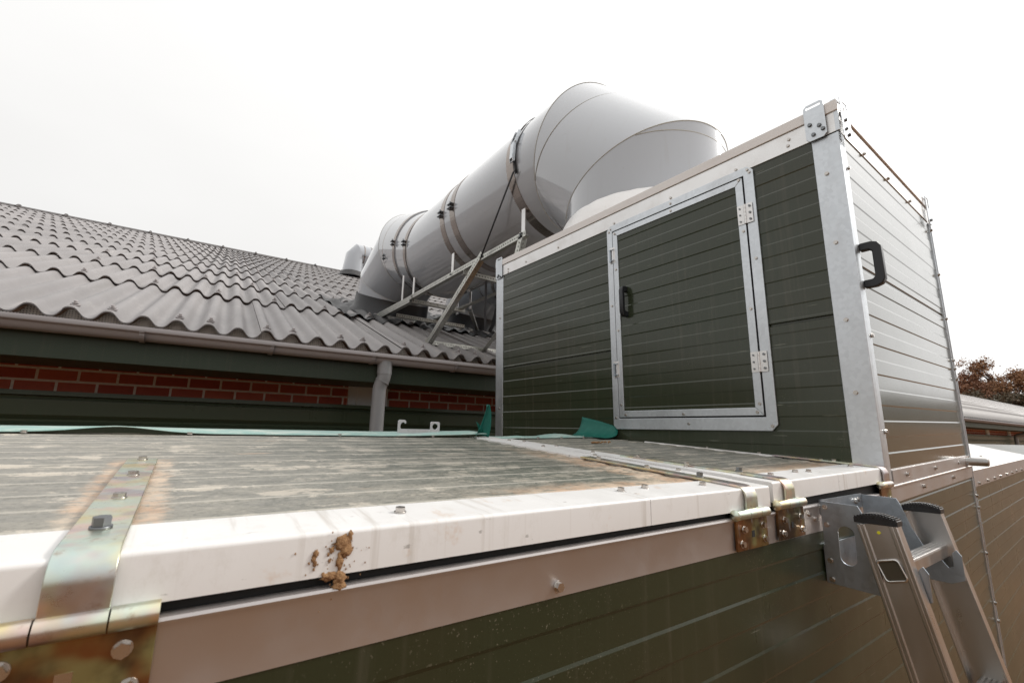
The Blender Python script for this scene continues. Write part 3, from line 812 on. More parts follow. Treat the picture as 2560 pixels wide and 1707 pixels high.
# rung ends flared round the stile: bright rectangular collars on the outer faces
for d in rd:
    for xo, sgn in ((1.2165, 1), (1.556, -1)):
        m = MB(); c = C0 - ax_ * d + Vector((xo - sgn * .002, 0, 0)); fr = Vector((0, -.96, .28)).normalized(); up = Vector((0, .36, .93)).normalized()
        loop = []
        for cx, cz, a0 in ((.0125, .0135, 0), (-.0125, .0135, 90), (-.0125, -.0135, 180), (.0125, -.0135, 270)):
            for k in range(5):
                an = R(a0 + 22.5 * k); loop.append(c + fr * (cx + .006 * math.cos(an)) + up * (cz + .006 * math.sin(an)))
        m.tube(loop, .0022, 8, closed=True)
        part('rung_collar', m, 'alu_lad', s1 if sgn > 0 else s2)
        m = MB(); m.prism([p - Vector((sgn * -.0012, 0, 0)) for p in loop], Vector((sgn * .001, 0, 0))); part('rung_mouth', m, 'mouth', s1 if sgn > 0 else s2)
m = MB(); cdot = C0 - ax_ * .018; m.cyl(cdot + Vector((1.2178, 0, 0)), cdot + Vector((1.2155, 0, 0)), .0032, 14)
MT['yellow'] = Mat('yellow_sticker', (.65, .62, .03), .5).m
part('sticker_dot', m, 'yellow', s1)

# ================================================================== DUCTS
NR = 96
MBn_ = Matrix.Rotation(R(-2.0), 4, 'Z')
def dirv(t): t = R(t); return Vector((0, -math.cos(t), -math.sin(t)))
def outv(t): t = R(t); return Vector((0, -math.sin(t), math.cos(t)))
def ring_on(P, t, al, off, r, n=NR):
    """where the cylinder through P with direction t meets the plane of normal angle al (offset off from P)"""
    nn = dirv(al); d = dirv(t); w = outv(t); out = []
    for k in range(n):
        ph = 2 * PI * k / n
        o = Vector((math.cos(ph), 0, 0)) * r + w * (math.sin(ph) * r)
        out.append(P + o + d * ((off - nn.dot(o)) / nn.dot(d)))
    return out
def circ(y, xc, zc, r, n=NR):
    return [Vector((xc + r * math.cos(2 * PI * k / n), y, zc + r * math.sin(2 * PI * k / n))) for k in range(n)]

def make_duct(xc, yc, zc, r, top=True, label='', name='exhaust_duct', yn=None, group=None):
    L = .973 * r
    d = thing(name, label, 'duct', (xc, yc if top else yn, 1.1), None, group)
    P1 = Vector((xc, yc + L, zc)); P2 = Vector((xc, yc, zc - L))
    yE = 5.66                                    # start of the far elbow
    tilt = 70.0
    # mains in three lengths with slip sockets
    if top:
        A = ring_on(P1, 0, 23.2, .002, r)
        Cc = ring_on(P2, 45, 67.8, 0, r)
        A2 = ring_on(P1, 45, 23.2, .002, r)
        m = MB(); m.grid([A, Cc], True, True); el = part('elbow', m, 'pipe', d)
        near = A
        m = MB(); bot = [Vector((xc + (p.x - xc), yc + (p.y - yc), 1.10)) for p in Cc]; m.grid([Cc, bot], True, True); part('outlet_stub', m, 'pipe', d)
        def bead(ring, rad=.0035):
            mm = MB(); mm.tube(ring, rad, 6, closed=True); part('weld_bead', mm, 'weld', el)
        def grow(ring, ctr, f=.0015): return ring
        bead(A); bead(Cc)
        B = ring_on(P1, 45, 50.3, .253 * r, r * 1.002); Dd = ring_on(P2, 90, 85.4, -.173 * r, r * 1.002)
        def clip(ring, test):
            run = []; best = []
            for p in ring + ring:
                if test(p): run.append(p)
                else:
                    if len(run) > len(best): best = run
                    run = []
            return best[:NR] if len(best) < NR else ring
        nA = dirv(23.2); nC = dirv(67.8)
        b2 = clip(B, lambda p: nA.dot(p - P1) > .002 and nC.dot(p - P2) < -.001)
        d2 = clip(Dd, lambda p: nC.dot(p - P2) > .002)
        for seg in (b2, d2):
            if len(seg) > 3:
                mm = MB(); mm.tube(seg, .0032, 6); part('weld_bead', mm, 'weld', el)
        # seam up the back of the stub
        mm = MB(); th = R(-52); px, py = xc + r * 1.001 * math.cos(th), yc + r * 1.001 * math.sin(th)
        mm.tube([(px, py, 1.12), (px, py, 1.60)], .0025, 6); part('weld_bead', mm, 'weld', el)
        # collar on the cabinet roof
        m = MB(); rows = []
        for rr, z in ((.555, 1.103), (.555, 1.163)): rows.append([Vector((xc + rr / .5 * r * math.cos(2 * PI * k / NR), yc + rr / .5 * r * math.sin(2 * PI * k / NR), z)) for k in range(NR)])
        m.grid(rows, True, True); col = part('roof_collar', m, 'pipe', d)
        m = MB(); rows = []
        rnd = [random.uniform(-.006, .006) for _ in range(NR)]
        for rr, z, j in ((.561, 1.150, 1.6), (.558, 1.175, .4), (.545, 1.215, .5), (.522, 1.262, .6), (.5045, 1.290, .3)):
            rows.append([Vector((xc + (rr + rnd[k] * .3) / .5 * r * math.cos(2 * PI * k / NR), yc + (rr + rnd[k] * .3) / .5 * r * math.sin(2 * PI * k / NR), z + rnd[(k * 3) % NR] * j)) for k in range(NR)])
        m.grid(rows, True, True); part('sealing_tape', m, 'tape_white', col)
    else:
        near = circ(yn, xc, zc, r)
    TH_ = R(19.0); u_ = Vector((0, math.cos(TH_), math.sin(TH_))); d3 = Vector((0, .35, -.937)).normalized(); dy_ = Vector((0, 1, 0))
    PA = Vector((xc, 4.50, zc)); CN = PA + u_ * 1.50; Lm = .973 * r
    def pring(P, dd, rr):
        w = Vector((1, 0, 0)).cross(dd).normalized()
        return [P + (Vector((math.cos(2 * PI * k / NR), 0, 0)) + w * math.sin(2 * PI * k / NR)) * rr for k in range(NR)]
    def mit(P, da, db, dalong, rr=r):
        nn = (da + db).normalized()
        return [p + dalong * (-nn.dot(p - P) / nn.dot(dalong)) for p in pring(P, dalong, rr)]
    K0 = mit(PA, dy_, u_, u_)
    m = MB(); m.grid([near, K0], True, True); part('pipe_length', m, 'pipe', d)
    dm = (u_ + d3).normalized()
    P1_ = CN - u_ * Lm; P2_ = CN + d3 * Lm
    K1 = mit(P1_, u_, dm, u_); K2 = mit(P2_, dm, d3, dm)
    m = MB(); m.grid([K0, K1], True, True); fe = part('roof_elbow', m, 'pipe', d)
    K1b = mit(P1_, u_, dm, dm)
    m = MB(); m.grid([K1b, K2], True, True); part('elbow_segment', m, 'pipe', d)
    end = [p + d3 * ((CN + d3 * .99 - p).dot(d3)) for p in mit(P2_, dm, d3, d3)]
    m = MB(); m.grid([mit(P2_, dm, d3, d3), end], True, True); part('roof_stub', m, 'pipe', d)
    m = MB(); m.grid([pring(PA + u_ * .80, u_, r * .99), pring(PA + u_ * .80, u_, r * 1.014), pring(PA + u_ * .36, u_, r * 1.014), pring(PA + u_ * .36, u_, r * .99)], False, True); part('pipe_socket', m, 'pipe', d, auto=40)
    for K in (K0, K1, K2):
        mm = MB(); mm.tube(K, .003, 6, closed=True); part('weld_bead', mm, 'weld', fe)
    ctr = sum(end, Vector()) / NR
    m = MB()
    sk0 = [ctr + (p - ctr) * 1.02 - d3 * .30 for p in end]; sk1 = [ctr + (p - ctr) * 1.05 - d3 * .12 for p in end]; sk2 = [ctr + (p - ctr) * 1.24 - d3 * .035 for p in end]
    m.grid([sk0, sk1, sk2], True, True); part('roof_flashing', m, 'skirt', d)
    m = MB(); rows = []
    xb0 = xc * math.cos(R(2)) - 6.2 * math.sin(R(2))
    for k in range(19):
        s_ = 1.75 + 1.9 * k / 18; r_ = []
        for j in range(57):
            u = -.86 + 1.72 * j / 56; xx = xb0 + u
            p = Vector((xx, 3.73 + s_ * math.cos(R(20.5)), .66 - .030 + s_ * math.sin(R(20.5))))
            wv = .030 * math.cos(2 * PI * (xx - .110) / .177) * .75
            e_ = .045 + .02 * math.sin(k * .9 + j * .31) + wv
            p += Vector((0, -math.sin(R(20.5)), math.cos(R(20.5)))) * e_
            r_.append((MBn_ @ p))
        rows.append(r_)
    m.grid(rows, True); part('flashing_apron', m, 'lead', d)
    # clamp bands with tightening lugs
    def band(y, w, rr=1.006, lug=True, ang=180, mat='stainless', sd=None):
        m = MB(); R0 = r * rr
        c_, dd = (Vector((xc, y, zc)), dy_) if sd is None else (PA + u_ * sd, u_)
        m.grid([pring(c_ - dd * w / 2, dd, R0 - .004), pring(c_ - dd * w / 2, dd, R0 + .0015), pring(c_ + dd * w / 2, dd, R0 + .0015), pring(c_ + dd * w / 2, dd, R0 - .004)], False, True)
        b = part('clamp_band', m, mat, d)
        y = c_.y
        if lug:
            a = R(ang); cx, cz = xc + (R0 + .016) * math.cos(a), c_.z + (R0 + .016) * math.sin(a)
            m = MB()
            for s in (-1, 1):
                m.box(cx - .018, cx + .018, y - w * .45, y + w * .45, cz + s * .019 - .003, cz + s * .019 + .003)
            m.cyl((cx - .004, y, cz - .045), (cx - .004, y, cz + .045), .006, 10)
            part('clamp_lug', m, 'steel_dark', b)
        return b
    band(3.655, .078, 1.005); band(3.455, .085, 1.005); band(4.54, .07, 1.012, sd=.045); band(4.86, .07, 1.02, sd=.40); band(5.2, .06, 1.006, True, 200, sd=.80)
    if top: band(2.545, .085, 1.006, False)
    return d
XC, YC, ZC, RR = 2.245, 1.727, 1.9925, .5
du = make_duct(XC, YC, ZC, RR, True, 'large pale grey round duct bending down into the top of the tall cabinet')
du2 = make_duct(3.62, YC, ZC, RR, False, 'second pale grey duct, shaded and half hidden below and behind the large one', 'exhaust_duct', yn=3.05)

# duct near the ridge, running along the roof
rdct = thing('ridge_duct', 'small distant grey duct with elbow, low on the roof ridge behind the large duct', 'duct', (4.2, 16.2, 5.3))
n = 48; rr = .41; zc_ = 6.16; y_ = 16.1
cring = lambda x, k0=0: [Vector((x, y_ + rr * math.cos(2 * PI * k / n), zc_ + rr * math.sin(2 * PI * k / n))) for k in range(n)]
def rmit(P, al):  # ring on plane x-offset
    return [Vector((P[0] + (p.z - zc_) * al, p.y, p.z)) for p in cring(0)]
e1 = [Vector((4.42 - (p.z - zc_) * .30, p.y, p.z)) for p in cring(0)]
m = MB(); m.grid([e1, cring(7.5)], True, True); part('pipe_length', m, 'pipe', rdct)
mid = [Vector((4.33 - (p.z - zc_) * .80, p.y, 5.95 + (p.z - zc_) * .55)) for p in e1]
low = [Vector((4.29 - (p.z - zc_) * .92, p.y, 5.40 + (p.z - zc_) * .05)) for p in e1]
m = MB(); m.grid([e1, mid, low], True, True); part('roof_elbow', m, 'pipe', rdct)
m = MB(); ct = sum(low, Vector()) / n
m.grid([[ct + (p - ct) * 1.05 + Vector((0, 0, .06)) for p in low], [ct + (p - ct) * 1.35 + Vector((0, 0, -.15)) for p in low]], True, True); part('roof_flashing', m, 'lead', rdct)
for x in (4.56, 4.82, 5.6):
    m = MB(); m.grid([[Vector((x - .02, y_ + (p.y - y_) * 1.01, zc_ + (p.z - zc_) * 1.01)) for p in cring(0)], [Vector((x + .02, y_ + (p.y - y_) * 1.01, zc_ + (p.z - zc_) * 1.01)) for p in cring(0)]], False, True); b = part('clamp_band', m, 'stainless', rdct)
    m = MB(); m.box(x - .03, x + .03, y_ - rr - .05, y_ - rr, zc_ - .12, zc_ - .06); part('clamp_lug', m, 'steel_dark', b)
m = MB(); m.bar((4.22, y_ - .3, 5.38), (6.5, y_ - .3, 5.33), .05, .04); m.bar((4.30, y_ - .3, 5.36), (4.30, y_ - .3, 5.85), .03, .03); m.bar((4.62, y_ - .3, 5.36), (4.62, y_ - .3, 5.85), .03, .03); part('support_rail', m, 'rail', rdct)

# ================================================================== DUCT SUPPORT FRAME (slotted angle)
def angle(parent, a, b, wdir, hdir, w=.042, t=.0025, name='rail', mat='perf'):
    """L-section from a to b; the two leaves point along wdir and hdir. Own local frame so that the slots follow the length."""
    a = Vector(a); b = Vector(b); x = (b - a).normalized(); L = (b - a).length
    y = Vector(wdir); y = (y - x * y.dot(x)).normalized(); z = x.cross(y)
    if z.dot(Vector(hdir)) < 0: hs_ = -1
    else: hs_ = 1
    m = MB()
    m.box(0, L, 0, w, 0, t * hs_) if hs_ > 0 else m.box(0, L, 0, w, -t, 0)
    m.box(0, L, 0, t, t, w) if hs_ > 0 else m.box(0, L, 0, t, -w, -t)
    me = bpy.data.meshes.new(name); bmesh.ops.recalc_face_normals(m.bm, faces=m.bm.faces[:]); m.bm.to_mesh(me); m.bm.free()
    me.materials.append(MT[mat]); o = bpy.data.objects.new(name, me); link(o, parent)
    o.matrix_local = Matrix.Translation(a - base_of(parent)) @ Matrix((x, y, z)).transposed().to_4x4()
    return o
fr = thing('duct_support_frame', 'slotted steel angle frame with slanted legs carrying the large duct above the eaves', 'support frame', (2.2, 4.1, .8))
xa, xb = 1.87, 2.53; zr = 1.432
angle(fr, (xa, 2.50, zr - .022), (xa, 4.66, zr - .022), (0, 0, 1), (1, 0, 0), name='rail')
angle(fr, (xb, 2.50, zr - .022), (xb, 4.66, zr - .022), (0, 0, 1), (-1, 0, 0), name='rail')
angle(fr, (xa - .006, 4.56, zr - .03), (xa - .006, 5.72, zr - .015), (0, 0, 1), (1, 0, 0), name='rail')
angle(fr, (xa - .012, 4.60, zr - .060), (xa - .012, 5.78, zr - .058), (0, 0, 1), (1, 0, 0), w=.045, name='rail')
angle(fr, (xb, 4.5, zr - .03), (xb, 5.75, zr - .04), (0, 0, 1), (-1, 0, 0), name='rail')
angle(fr, (xa - .007, 3.09, zr + .012), (xa - .007, 4.10, .812), (0, 1, .9), (1, 0, 0), w=.05, name='leg')
angle(fr, (xb + .007, 3.09, zr + .012), (xb + .007, 4.10, .812), (0, 1, .9), (-1, 0, 0), w=.05, name='leg')
angle(fr, (xb + .16, 4.66, zr - .01), (xb + .9, 5.72, 1.46), (0, .2, 1), (0, 1, 0), name='leg')
angle(fr, (xa, 2.53, zr + .01), (xa, 2.66, 1.12), (0, 1, 0), (1, 0, 0), w=.05, name='leg')
def xbeam(y, z, x0, x1, wd_=(0, 0, 1)): angle(fr, (x0, y, z), (x1, y, z), wd_, (0, 1, 0), name='cross_beam')
xbeam(4.10, .832, xa - .02, 3.6); xbeam(5.62, 1.40, xa - .02, 3.45); xbeam(4.60, 1.375, xa + .02, 2.56); xbeam(3.36, 1.345, 1.84, 2.60); xbeam(5.2, 1.34, 1.95, 2.9)
# flat posts from clamp bands down to the rails
for y in (2.545, 3.655, 4.56, 4.88):
    for x, sg in ((1.885, 1), (2.605, -1)):
        ang_h = math.sqrt(max(0, (RR + .006) ** 2 - (x - XC) ** 2))
        m = MB(); m.box(x - .004, x + .004, y - .022, y + .022, zr - .02, ZC + max(0, y - 4.5) * .35 - ang_h + .006); part('flat_post', m, 'rail', fr)
for p in ((xa - .003, 2.56, zr), (xa - .003, 3.10, zr), (xa - .003, 3.66, zr), (xa - .003, 4.57, zr), (xa - .01, 4.12, .81)): bolt(fr, p, (-1, 0, 0), .008, .008, 'steel_dark')

# ================================================================== RATCHET STRAP
rs = thing('ratchet_strap', 'black ratchet strap lashed over the large duct and tied to the frame leg', 'strap', (1.75, 2.6, 1.4))
m = MB(); w = .028; rows = []
for k in range(40):
    an = R(20 + (196 - 20) * k / 39); rr_ = RR + .0105
    y = 2.50 if True else 0
    rows.append([Vector((XC + rr_ * math.cos(an), y - w / 2 - .03, ZC + rr_ * math.sin(an))), Vector((XC + rr_ * math.cos(an), y + w / 2 - .03, ZC + rr_ * math.sin(an)))])
m.grid(rows, True)
a = Vector((1.742, 2.47, 1.86)); 
lo = Vector((1.845, 3.085, 1.405))
m.grid([[a + Vector((-.012, -w / 2, 0)), a + Vector((-.012, w / 2, 0))], [lo + Vector((-.004, -w / 2, 0)), lo + Vector((-.004, w / 2, 0))]], True)
wb = part('webbing', m, 'web', rs)
sm = wb.modifiers.new('thick', 'SOLIDIFY'); sm.thickness = .003
m = MB()
def onp(deg, off, y): an = R(deg); return Vector((XC + (RR + off) * math.cos(an), y, ZC + (RR + off) * math.sin(an)))
for s in (-1, 1):
    m.bar(onp(156, .022, 2.475 + s * .022), onp(170, .026, 2.475 + s * .022), .004, .024, (1, 0, 0)); m.bar(onp(170, .026, 2.475 + s * .020), onp(186, .030, 2.475 + s * .020), .004, .020, (1, 0, 0))
m.cyl(onp(168, .022, 2.445), onp(168, .022, 2.505), .009, 12); m.cyl(onp(157, .020, 2.45), onp(157, .020, 2.50), .006, 10); m.cyl(onp(186, .028, 2.45), onp(186, .028, 2.50), .006, 10)
m.bar(onp(170, .034, 2.475), onp(184, .040, 2.475), .034, .005, (1, 0, 0))
part('ratchet_buckle', m, 'galv', rs, bevel=.001)

ls = thing('loose_strap', 'loose black strap tail hanging in a loop beside the cabinet post', 'strap', (2.2, 3.4, .9))
m = MB()
def ribbon(pts, w):
    rows = [[Vector(p) + Vector((-w * .42, w * .28, 0)), Vector(p) + Vector((w * .42, -w * .28, 0))] for p in pts]; m.grid(rows, True)
ribbon([(2.215, 3.33, 1.43), (2.21, 3.345, 1.2), (2.19, 3.36, 1.05), (2.17, 3.38, .93), (2.155, 3.40, .885), (2.135, 3.42, .885)], .034)
o = part('strap_tail', m, 'web', ls)
m = MB(); ribbon([(2.11, 3.42, 1.40), (2.115, 3.42, 1.2), (2.12, 3.43, 1.05), (2.125, 3.43, .93), (2.13, 3.44, .89)], .022)
part('strap_tail', m, 'web_grey', ls, label='thin grey strap tail')

# ================================================================== BARN
MBn = Matrix.Rotation(R(-2.0), 4, 'Z')
bn = thing('barn', 'long brick barn with corrugated grey fibre cement roof, gutter and olive wall cladding', 'barn', BARN_BASE, MBn)
YE, ZE, TH = 3.73, .660, R(20.5)
cT, sT = math.cos(TH), math.sin(TH)
PITCH, AMP = .177, .0300
ROWS = [0.0] + [1.925 + 1.452 * k for k in range(10)] + [16.3]
XB0, XB1 = -8.0, 128.0
m = MB()
def roofpt(x, s, off): return Vector((x, YE + s * cT - off * sT, ZE - AMP + s * sT + off * cT))
def wave(x):
    c = math.cos(2 * PI * (x - .110) / PITCH); return AMP * c * (1.28 - .28 * c * c)
def span(x0, x1, per):
    n = max(2, int(round((x1 - x0) / PITCH * per))); return [x0 + (x1 - x0) * k / n for k in range(n + 1)]
rng = random.Random(3)
for i in range(len(ROWS) - 1):
    s0, s1 = ROWS[i], ROWS[i + 1] + .10
    offx = rng.uniform(0, 1.062)
    def zoff(x, s):
        fr_ = ((x - offx) / 1.062) % 1.0
        return wave(x) + .0065 * (1 - fr_) + .030 * (1 - (s - s0) / (s1 - s0)) + .0015 * math.sin(7.3 * math.floor((x - offx) / 1.062) + i)
    xsr = []
    # breaks at sheet side laps
    edges = [XB0] + [offx + 1.062 * k for k in range(-8, 14) if XB0 < offx + 1.062 * k < 12.0] + [12.0]
    for a, b in zip(edges, edges[1:]):
        sp = [a + 1e-4] + [x for x in span(a, b, 16)][1:-1] + [b - 1e-4]
        rows = [[roofpt(x, s0, zoff(x, s0) - .009) for x in sp], [roofpt(x, s0, zoff(x, s0)) for x in sp], [roofpt(x, (s0 + s1) / 2, zoff(x, (s0 + s1) / 2)) for x in sp], [roofpt(x, s1, zoff(x, s1)) for x in sp]]
        m.grid(rows[:2], False); m.grid(rows[1:], True)
    far = span(12.0, 45, 4)
    m.grid([[roofpt(x, s0, wave(x) + .004) for x in far], [roofpt(x, s0, wave(x) + .012) for x in far], [roofpt(x, s1, wave(x)) for x in far]], True)
    m.grid([[roofpt(x, s0, -.01) for x in (45, 80, XB1)], [roofpt(x, s0, .022) for x in (45, 80, XB1)], [roofpt(x, s1, .0) for x in (45, 80, XB1)]], False)
roof = part('roof', m, 'roof', bn)
# far slope
m = MB(); yr = YE + 16.3 * cT; zr_ = ZE + 16.3 * sT
m.grid([[(XB0, yr, zr_ - .03), (XB1, yr, zr_ - .03)], [(XB0, yr + 16.3 * cT, ZE - .03), (XB1, yr + 16.3 * cT, ZE - .03)]], False); part('far_roof_slope', m, 'roof', bn)
# ridge capping with a scalloped lower edge
m = MB(); xr = span(XB0, 14, 6)
m.grid([[roofpt(x, 16.12, wave(x) + .030) for x in xr], [roofpt(x, 16.12, wave(x) * .6 + .045) for x in xr], [roofpt(x, 16.32, .055) for x in xr], [roofpt(x, 16.42, .09) for x in xr], [roofpt(x, 16.62, .02) for x in xr]], True)
m.grid([[roofpt(x, 16.12, .02) for x in (14, XB1)], [roofpt(x, 16.34, .075) for x in (14, XB1)], [roofpt(x, 16.42, .09) for x in (14, XB1)], [roofpt(x, 16.62, .02) for x in (14, XB1)]], False)
xk = XB0 + .3
while xk < 30:
    m.tube([roofpt(xk, 16.12, .05), roofpt(xk, 16.40, .105), roofpt(xk, 16.5, .09)], .035, 6); xk += 1.06
part('ridge_cap', m, 'ridge', bn)
# roof screws near the eaves: cap plus dome, individual
me0 = MB(); me0.cyl((0, 0, -.006), (0, 0, .004), .026, 14, .024); me0.cyl((0, 0, .009), (0, 0, .013), .020, 14, .016); me0.cyl((0, 0, .003), (0, 0, .026), .010, 8)
sm_ = bpy.data.meshes.new('roof_screw'); bmesh.ops.recalc_face_normals(me0.bm, faces=me0.bm.faces[:]); me0.bm.to_mesh(sm_); me0.bm.free(); sm_.materials.append(MT['gutter'])
cnt = 0
for i, s0 in enumerate(ROWS[:5]):
    for k in range(-9, 12):
        if (k + i) % 3 == (1 if i == 0 else 0) or (i == 0 and k % 3 == 2):
            x = .110 + PITCH * k
            if x > 2.3 or x < -1.8 - i * .5: continue
            o = bpy.data.objects.new('roof_screw', sm_); link(o, roof)
            o.location = roofpt(x + .006, s0 + .085, AMP + .036) - BARN_BASE; o.rotation_euler = (TH, 0, 0)
            cnt += 1
# comb filler behind the eaves
m = MB(); xs_ = span(XB0, 12, 12); s_c = .092
m.grid([[(x, YE + .088, ZE - .12) for x in xs_], [tuple(roofpt(x, s_c, wave(x) + .004)) for x in xs_]], False); part('eaves_filler', m, 'comb', bn)
# gutter: square lip, half round bowl
m = MB(); yg = 3.60; prof = [(yg + .004, .5945), (yg - .004, .5935), (yg - .0125, .5680), (yg - .010, .5640), (yg + .0105, .5625)]
for k in range(11):
    an = PI * (k + .4) / 10.4; prof.append((yg + .064 - .0535 * math.cos(an), .5615 - .045 * math.sin(an)))
prof += [(yg + .126, .592)]
inner = [(y + (.003 if i < 7 else -.003 if i > 9 else 0), z + (.003 if 4 < i < 12 else 0)) for i, (y, z) in enumerate(prof)]
m.sweep([(XB0, y, z) for y, z in prof], (XB1 - XB0, 0, 0), False)
gt = part('gutter', m, 'gutter', bn, auto=28)
sd = gt.modifiers.new('thick', 'SOLIDIFY'); sd.thickness = .003; sd.offset = 1
x = -.417 - .727 * 3
while x < 12:
    m = MB()
    pts = [(yg - .016, .572), (yg - .014, .562), (yg - .002, .559)]
    for k in range(9):
        an = PI * .85 * k / 8; pts.append((yg + .064 - .0665 * math.cos(an), .559 - .049 * math.sin(an)))
    pts += [(yg + .15, .515)]
    m.sweep([(x, y, z) for y, z in pts], (.026, 0, 0)); o = part('gutter_bracket', m, 'gutter', gt); s_ = o.modifiers.new('thick', 'SOLIDIFY'); s_.thickness = .004
    x += .727
# boxed fascia and soffit
m = MB(); m.box(XB0, XB1, 3.72, 3.745, .371, .555); m.box(XB0, XB1, 3.7455, 4.495, .392, .410); part('fascia', m, 'fascia', bn, bevel=.002)
# brick wall
m = MB(); m.box(XB0, XB1, 4.5, 4.7, GZ, .62); part('brick_wall', m, 'brick', bn)
m = MB(); m.box(XB0, XB0 + .2, 4.7, 34, GZ, .62); m.box(XB1 - .2, XB1, 4.7, 34, GZ, .62); part('gable_wall', m, 'brick', bn)
# wall cladding below the bricks: trapezoid ribs
prof = [(4.47, .2135), (4.385, .2125), (4.383, .182), (4.435, .177), (4.437, .157)]
zz = .153
while zz > GZ + .2:
    prof += [(4.398, zz), (4.398, zz - .104), (4.436, zz - .134), (4.437, zz - .148)]; zz -= .172
for nm_, a, b in (('wall_cladding', XB0, XB1),):
    m = MB(); m.sweep([(a, y, z) for y, z in prof], (b - a, 0, 0)); part(nm_, m, 'olive_clad', bn)
# pale pilasters between the brick fields
for k in range(0, 12):
    xk = 1.275 + 3.16 * k
    m = MB(); m.box(xk - .185, xk - .110, 4.470, 4.505, .2145, .392); m.box(xk - .109, xk + .192, 4.455, 4.505, .2145, .392); part('pilaster', m, 'pilaster', bn, bevel=.002)
# downpipes with an offset bend
for k, xk in enumerate((1.332, 1.332 + 25.0)):
    m = MB()
    path = [(xk + .028, 3.70, .53), (xk + .028, 3.70, .47), (xk + .026, 3.72, .435), (xk + .020, 3.78, .40), (xk + .004, 4.06, .28), (xk - .002, 4.20, .245), (xk - .002, 4.26, .20), (xk - .002, 4.27, .12), (xk - .004, 4.27, -2.3)]
    if k == 0:
        path = [(1.163, 3.664, .52), (1.163, 3.664, .425), (1.160, 3.667, .402), (1.147, 3.682, .358), (1.142, 3.690, .330), (1.140, 3.694, .30), (1.140, 3.694, GZ)]
    rad = .0545 if k == 0 else .064
    m.tube(path, rad, 28)
    m.tube([(path[0][0], path[0][1], path[0][2] + .02), (path[1][0], path[1][1], path[1][2] + .01)], rad + .004, 28)
    dp = part('downpipe', m, 'drain', bn, auto=50)
    if k == 0:
        m = MB()
        c0 = Vector((1.154, 3.675, .378)); nrm = Vector((-.45, .2, -1)).normalized(); sdv = Vector((1, 0, 0)); sdv = (sdv - nrm * sdv.dot(nrm)).normalized(); up = nrm.cross(sdv)
        m.tube([c0 + (sdv * math.cos(2 * PI * q / 28) + up * math.sin(2 * PI * q / 28)) * (rad + .003) for q in range(28)], .003, 6, closed=True); part('joint_ring', m, 'drain', dp)

# ================================================================== MEMBRANE STRIPS, FLAPS, HOOK, MUD
m = MB(); rows = []
xx = -1.5
while xx < .99:
    b = .0165 * math.exp(-(abs(xx + .13) / .105) ** 1.8)
    wob = .0012 * math.sin(xx * 17) + .0009 * math.sin(xx * 41 + 1)
    lift = .012 * max(0, (xx - .55) / .42) ** 1.5 if xx > .55 else 0
    zb = lidz(1, xx, 1.555)
    rows.append([(xx, 1.545 + wob * 2, zb + .0018 + b + lift), (xx, 1.57, zb + .007 + b * .75 + lift + wob), (xx, 1.61, zb + .0125 + b * .35 + lift * .8 + wob), (xx, 1.68, zb + .0155 + b * .15 + lift * .8)])
    xx += .02
m.grid(rows, True)
tp = part('sealing_strip', m, 'film'); whole(tp, 'pale teal membrane strip, buckled in one place, along the long lid back edge', 'membrane'); tp.modifiers.new('t', 'SOLIDIFY').thickness = .0012
m = MB(); rows = []
tipx, n = .990, 14
for k in range(n + 1):
    t = k / n; hgt = -.018 + .122 * t
    wd_ = .066 * (1 - t) ** .8 + .0004
    cx = .985 - .030 * (1 - t) ** 2 + .006 * t; cy = 1.560
    rows.append([Vector((cx - wd_ * .62, cy - .03 * (1 - t), hgt - .012 * (1 - t))), Vector((cx - wd_ * .20, cy + .004, hgt)), Vector((cx + wd_ * .15, cy + .012, hgt + .001)), Vector((cx + wd_ * .55, cy - .012, hgt - .006 * (1 - t)))])
m.grid(rows, True)
m.grid([[(.935, 1.555, .036), (.9355, 1.556, .036)], [(.948, 1.56, .012), (.966, 1.562, .016)], [(.955, 1.565, -.012), (.985, 1.57, -.012)]], True)
o = part('membrane_flap', m, 'film_clean'); whole(o, 'torn teal membrane flap standing up in a point at the cabinet corner', 'membrane'); o.modifiers.new('t', 'SOLIDIFY').thickness = .0015
m = MB(); rows = []
def bez(p, q, r, t): return p * (1 - t) ** 2 + q * 2 * t * (1 - t) + r * t * t
for k in range(15):
    t = k / 14
    r_ = []
    for j in range(11):
        u = j / 10                                   # u=0 far end, u=1 near end
        y = 1.72 - .215 * u
        z0_ = lidz(2, 1.6, min(y, 1.585)) + .004
        hgt = (.098 - .044 * u) 
        a0 = Vector((1.545 + .045 * u, y - .012, z0_)); a1 = Vector((1.685 - .03 * (1 - u), y - .03 * u, z0_ - .002)); a2 = Vector((1.712 - .035 * (1 - u) - .018 * u, y + .01, z0_ + hgt))
        p = bez(a0, a1, a2, t); p.x += .006 * math.sin(PI * u) * t; p.z += .004 * math.sin(PI * 2.3 * u + 1) * t * (1 - t)
        r_.append(p)
    rows.append(r_)
m.grid(rows, True)
o = part('membrane_flap', m, 'film_clean'); whole(o, 'teal membrane flap curling up against the green side of the tall cabinet', 'membrane'); o.modifiers.new('t', 'SOLIDIFY').thickness = .0015
m = MB(); rows = []
xx = 1.04
while xx < 1.70:
    zb = lidz(2, xx, 1.58); rows.append([(xx, 1.56, zb + .003), (xx, 1.60, zb + .006 + .006 * math.sin(xx * 23)), (xx, 1.64, zb + .009 + .010 * max(0, math.sin(xx * 13 + 2)))]); xx += .02
m.grid(rows, True)
o = part('sealing_strip', m, 'film'); whole(o, 'short rumpled teal membrane strip behind the short lid', 'membrane'); o.modifiers.new('t', 'SOLIDIFY').thickness = .002

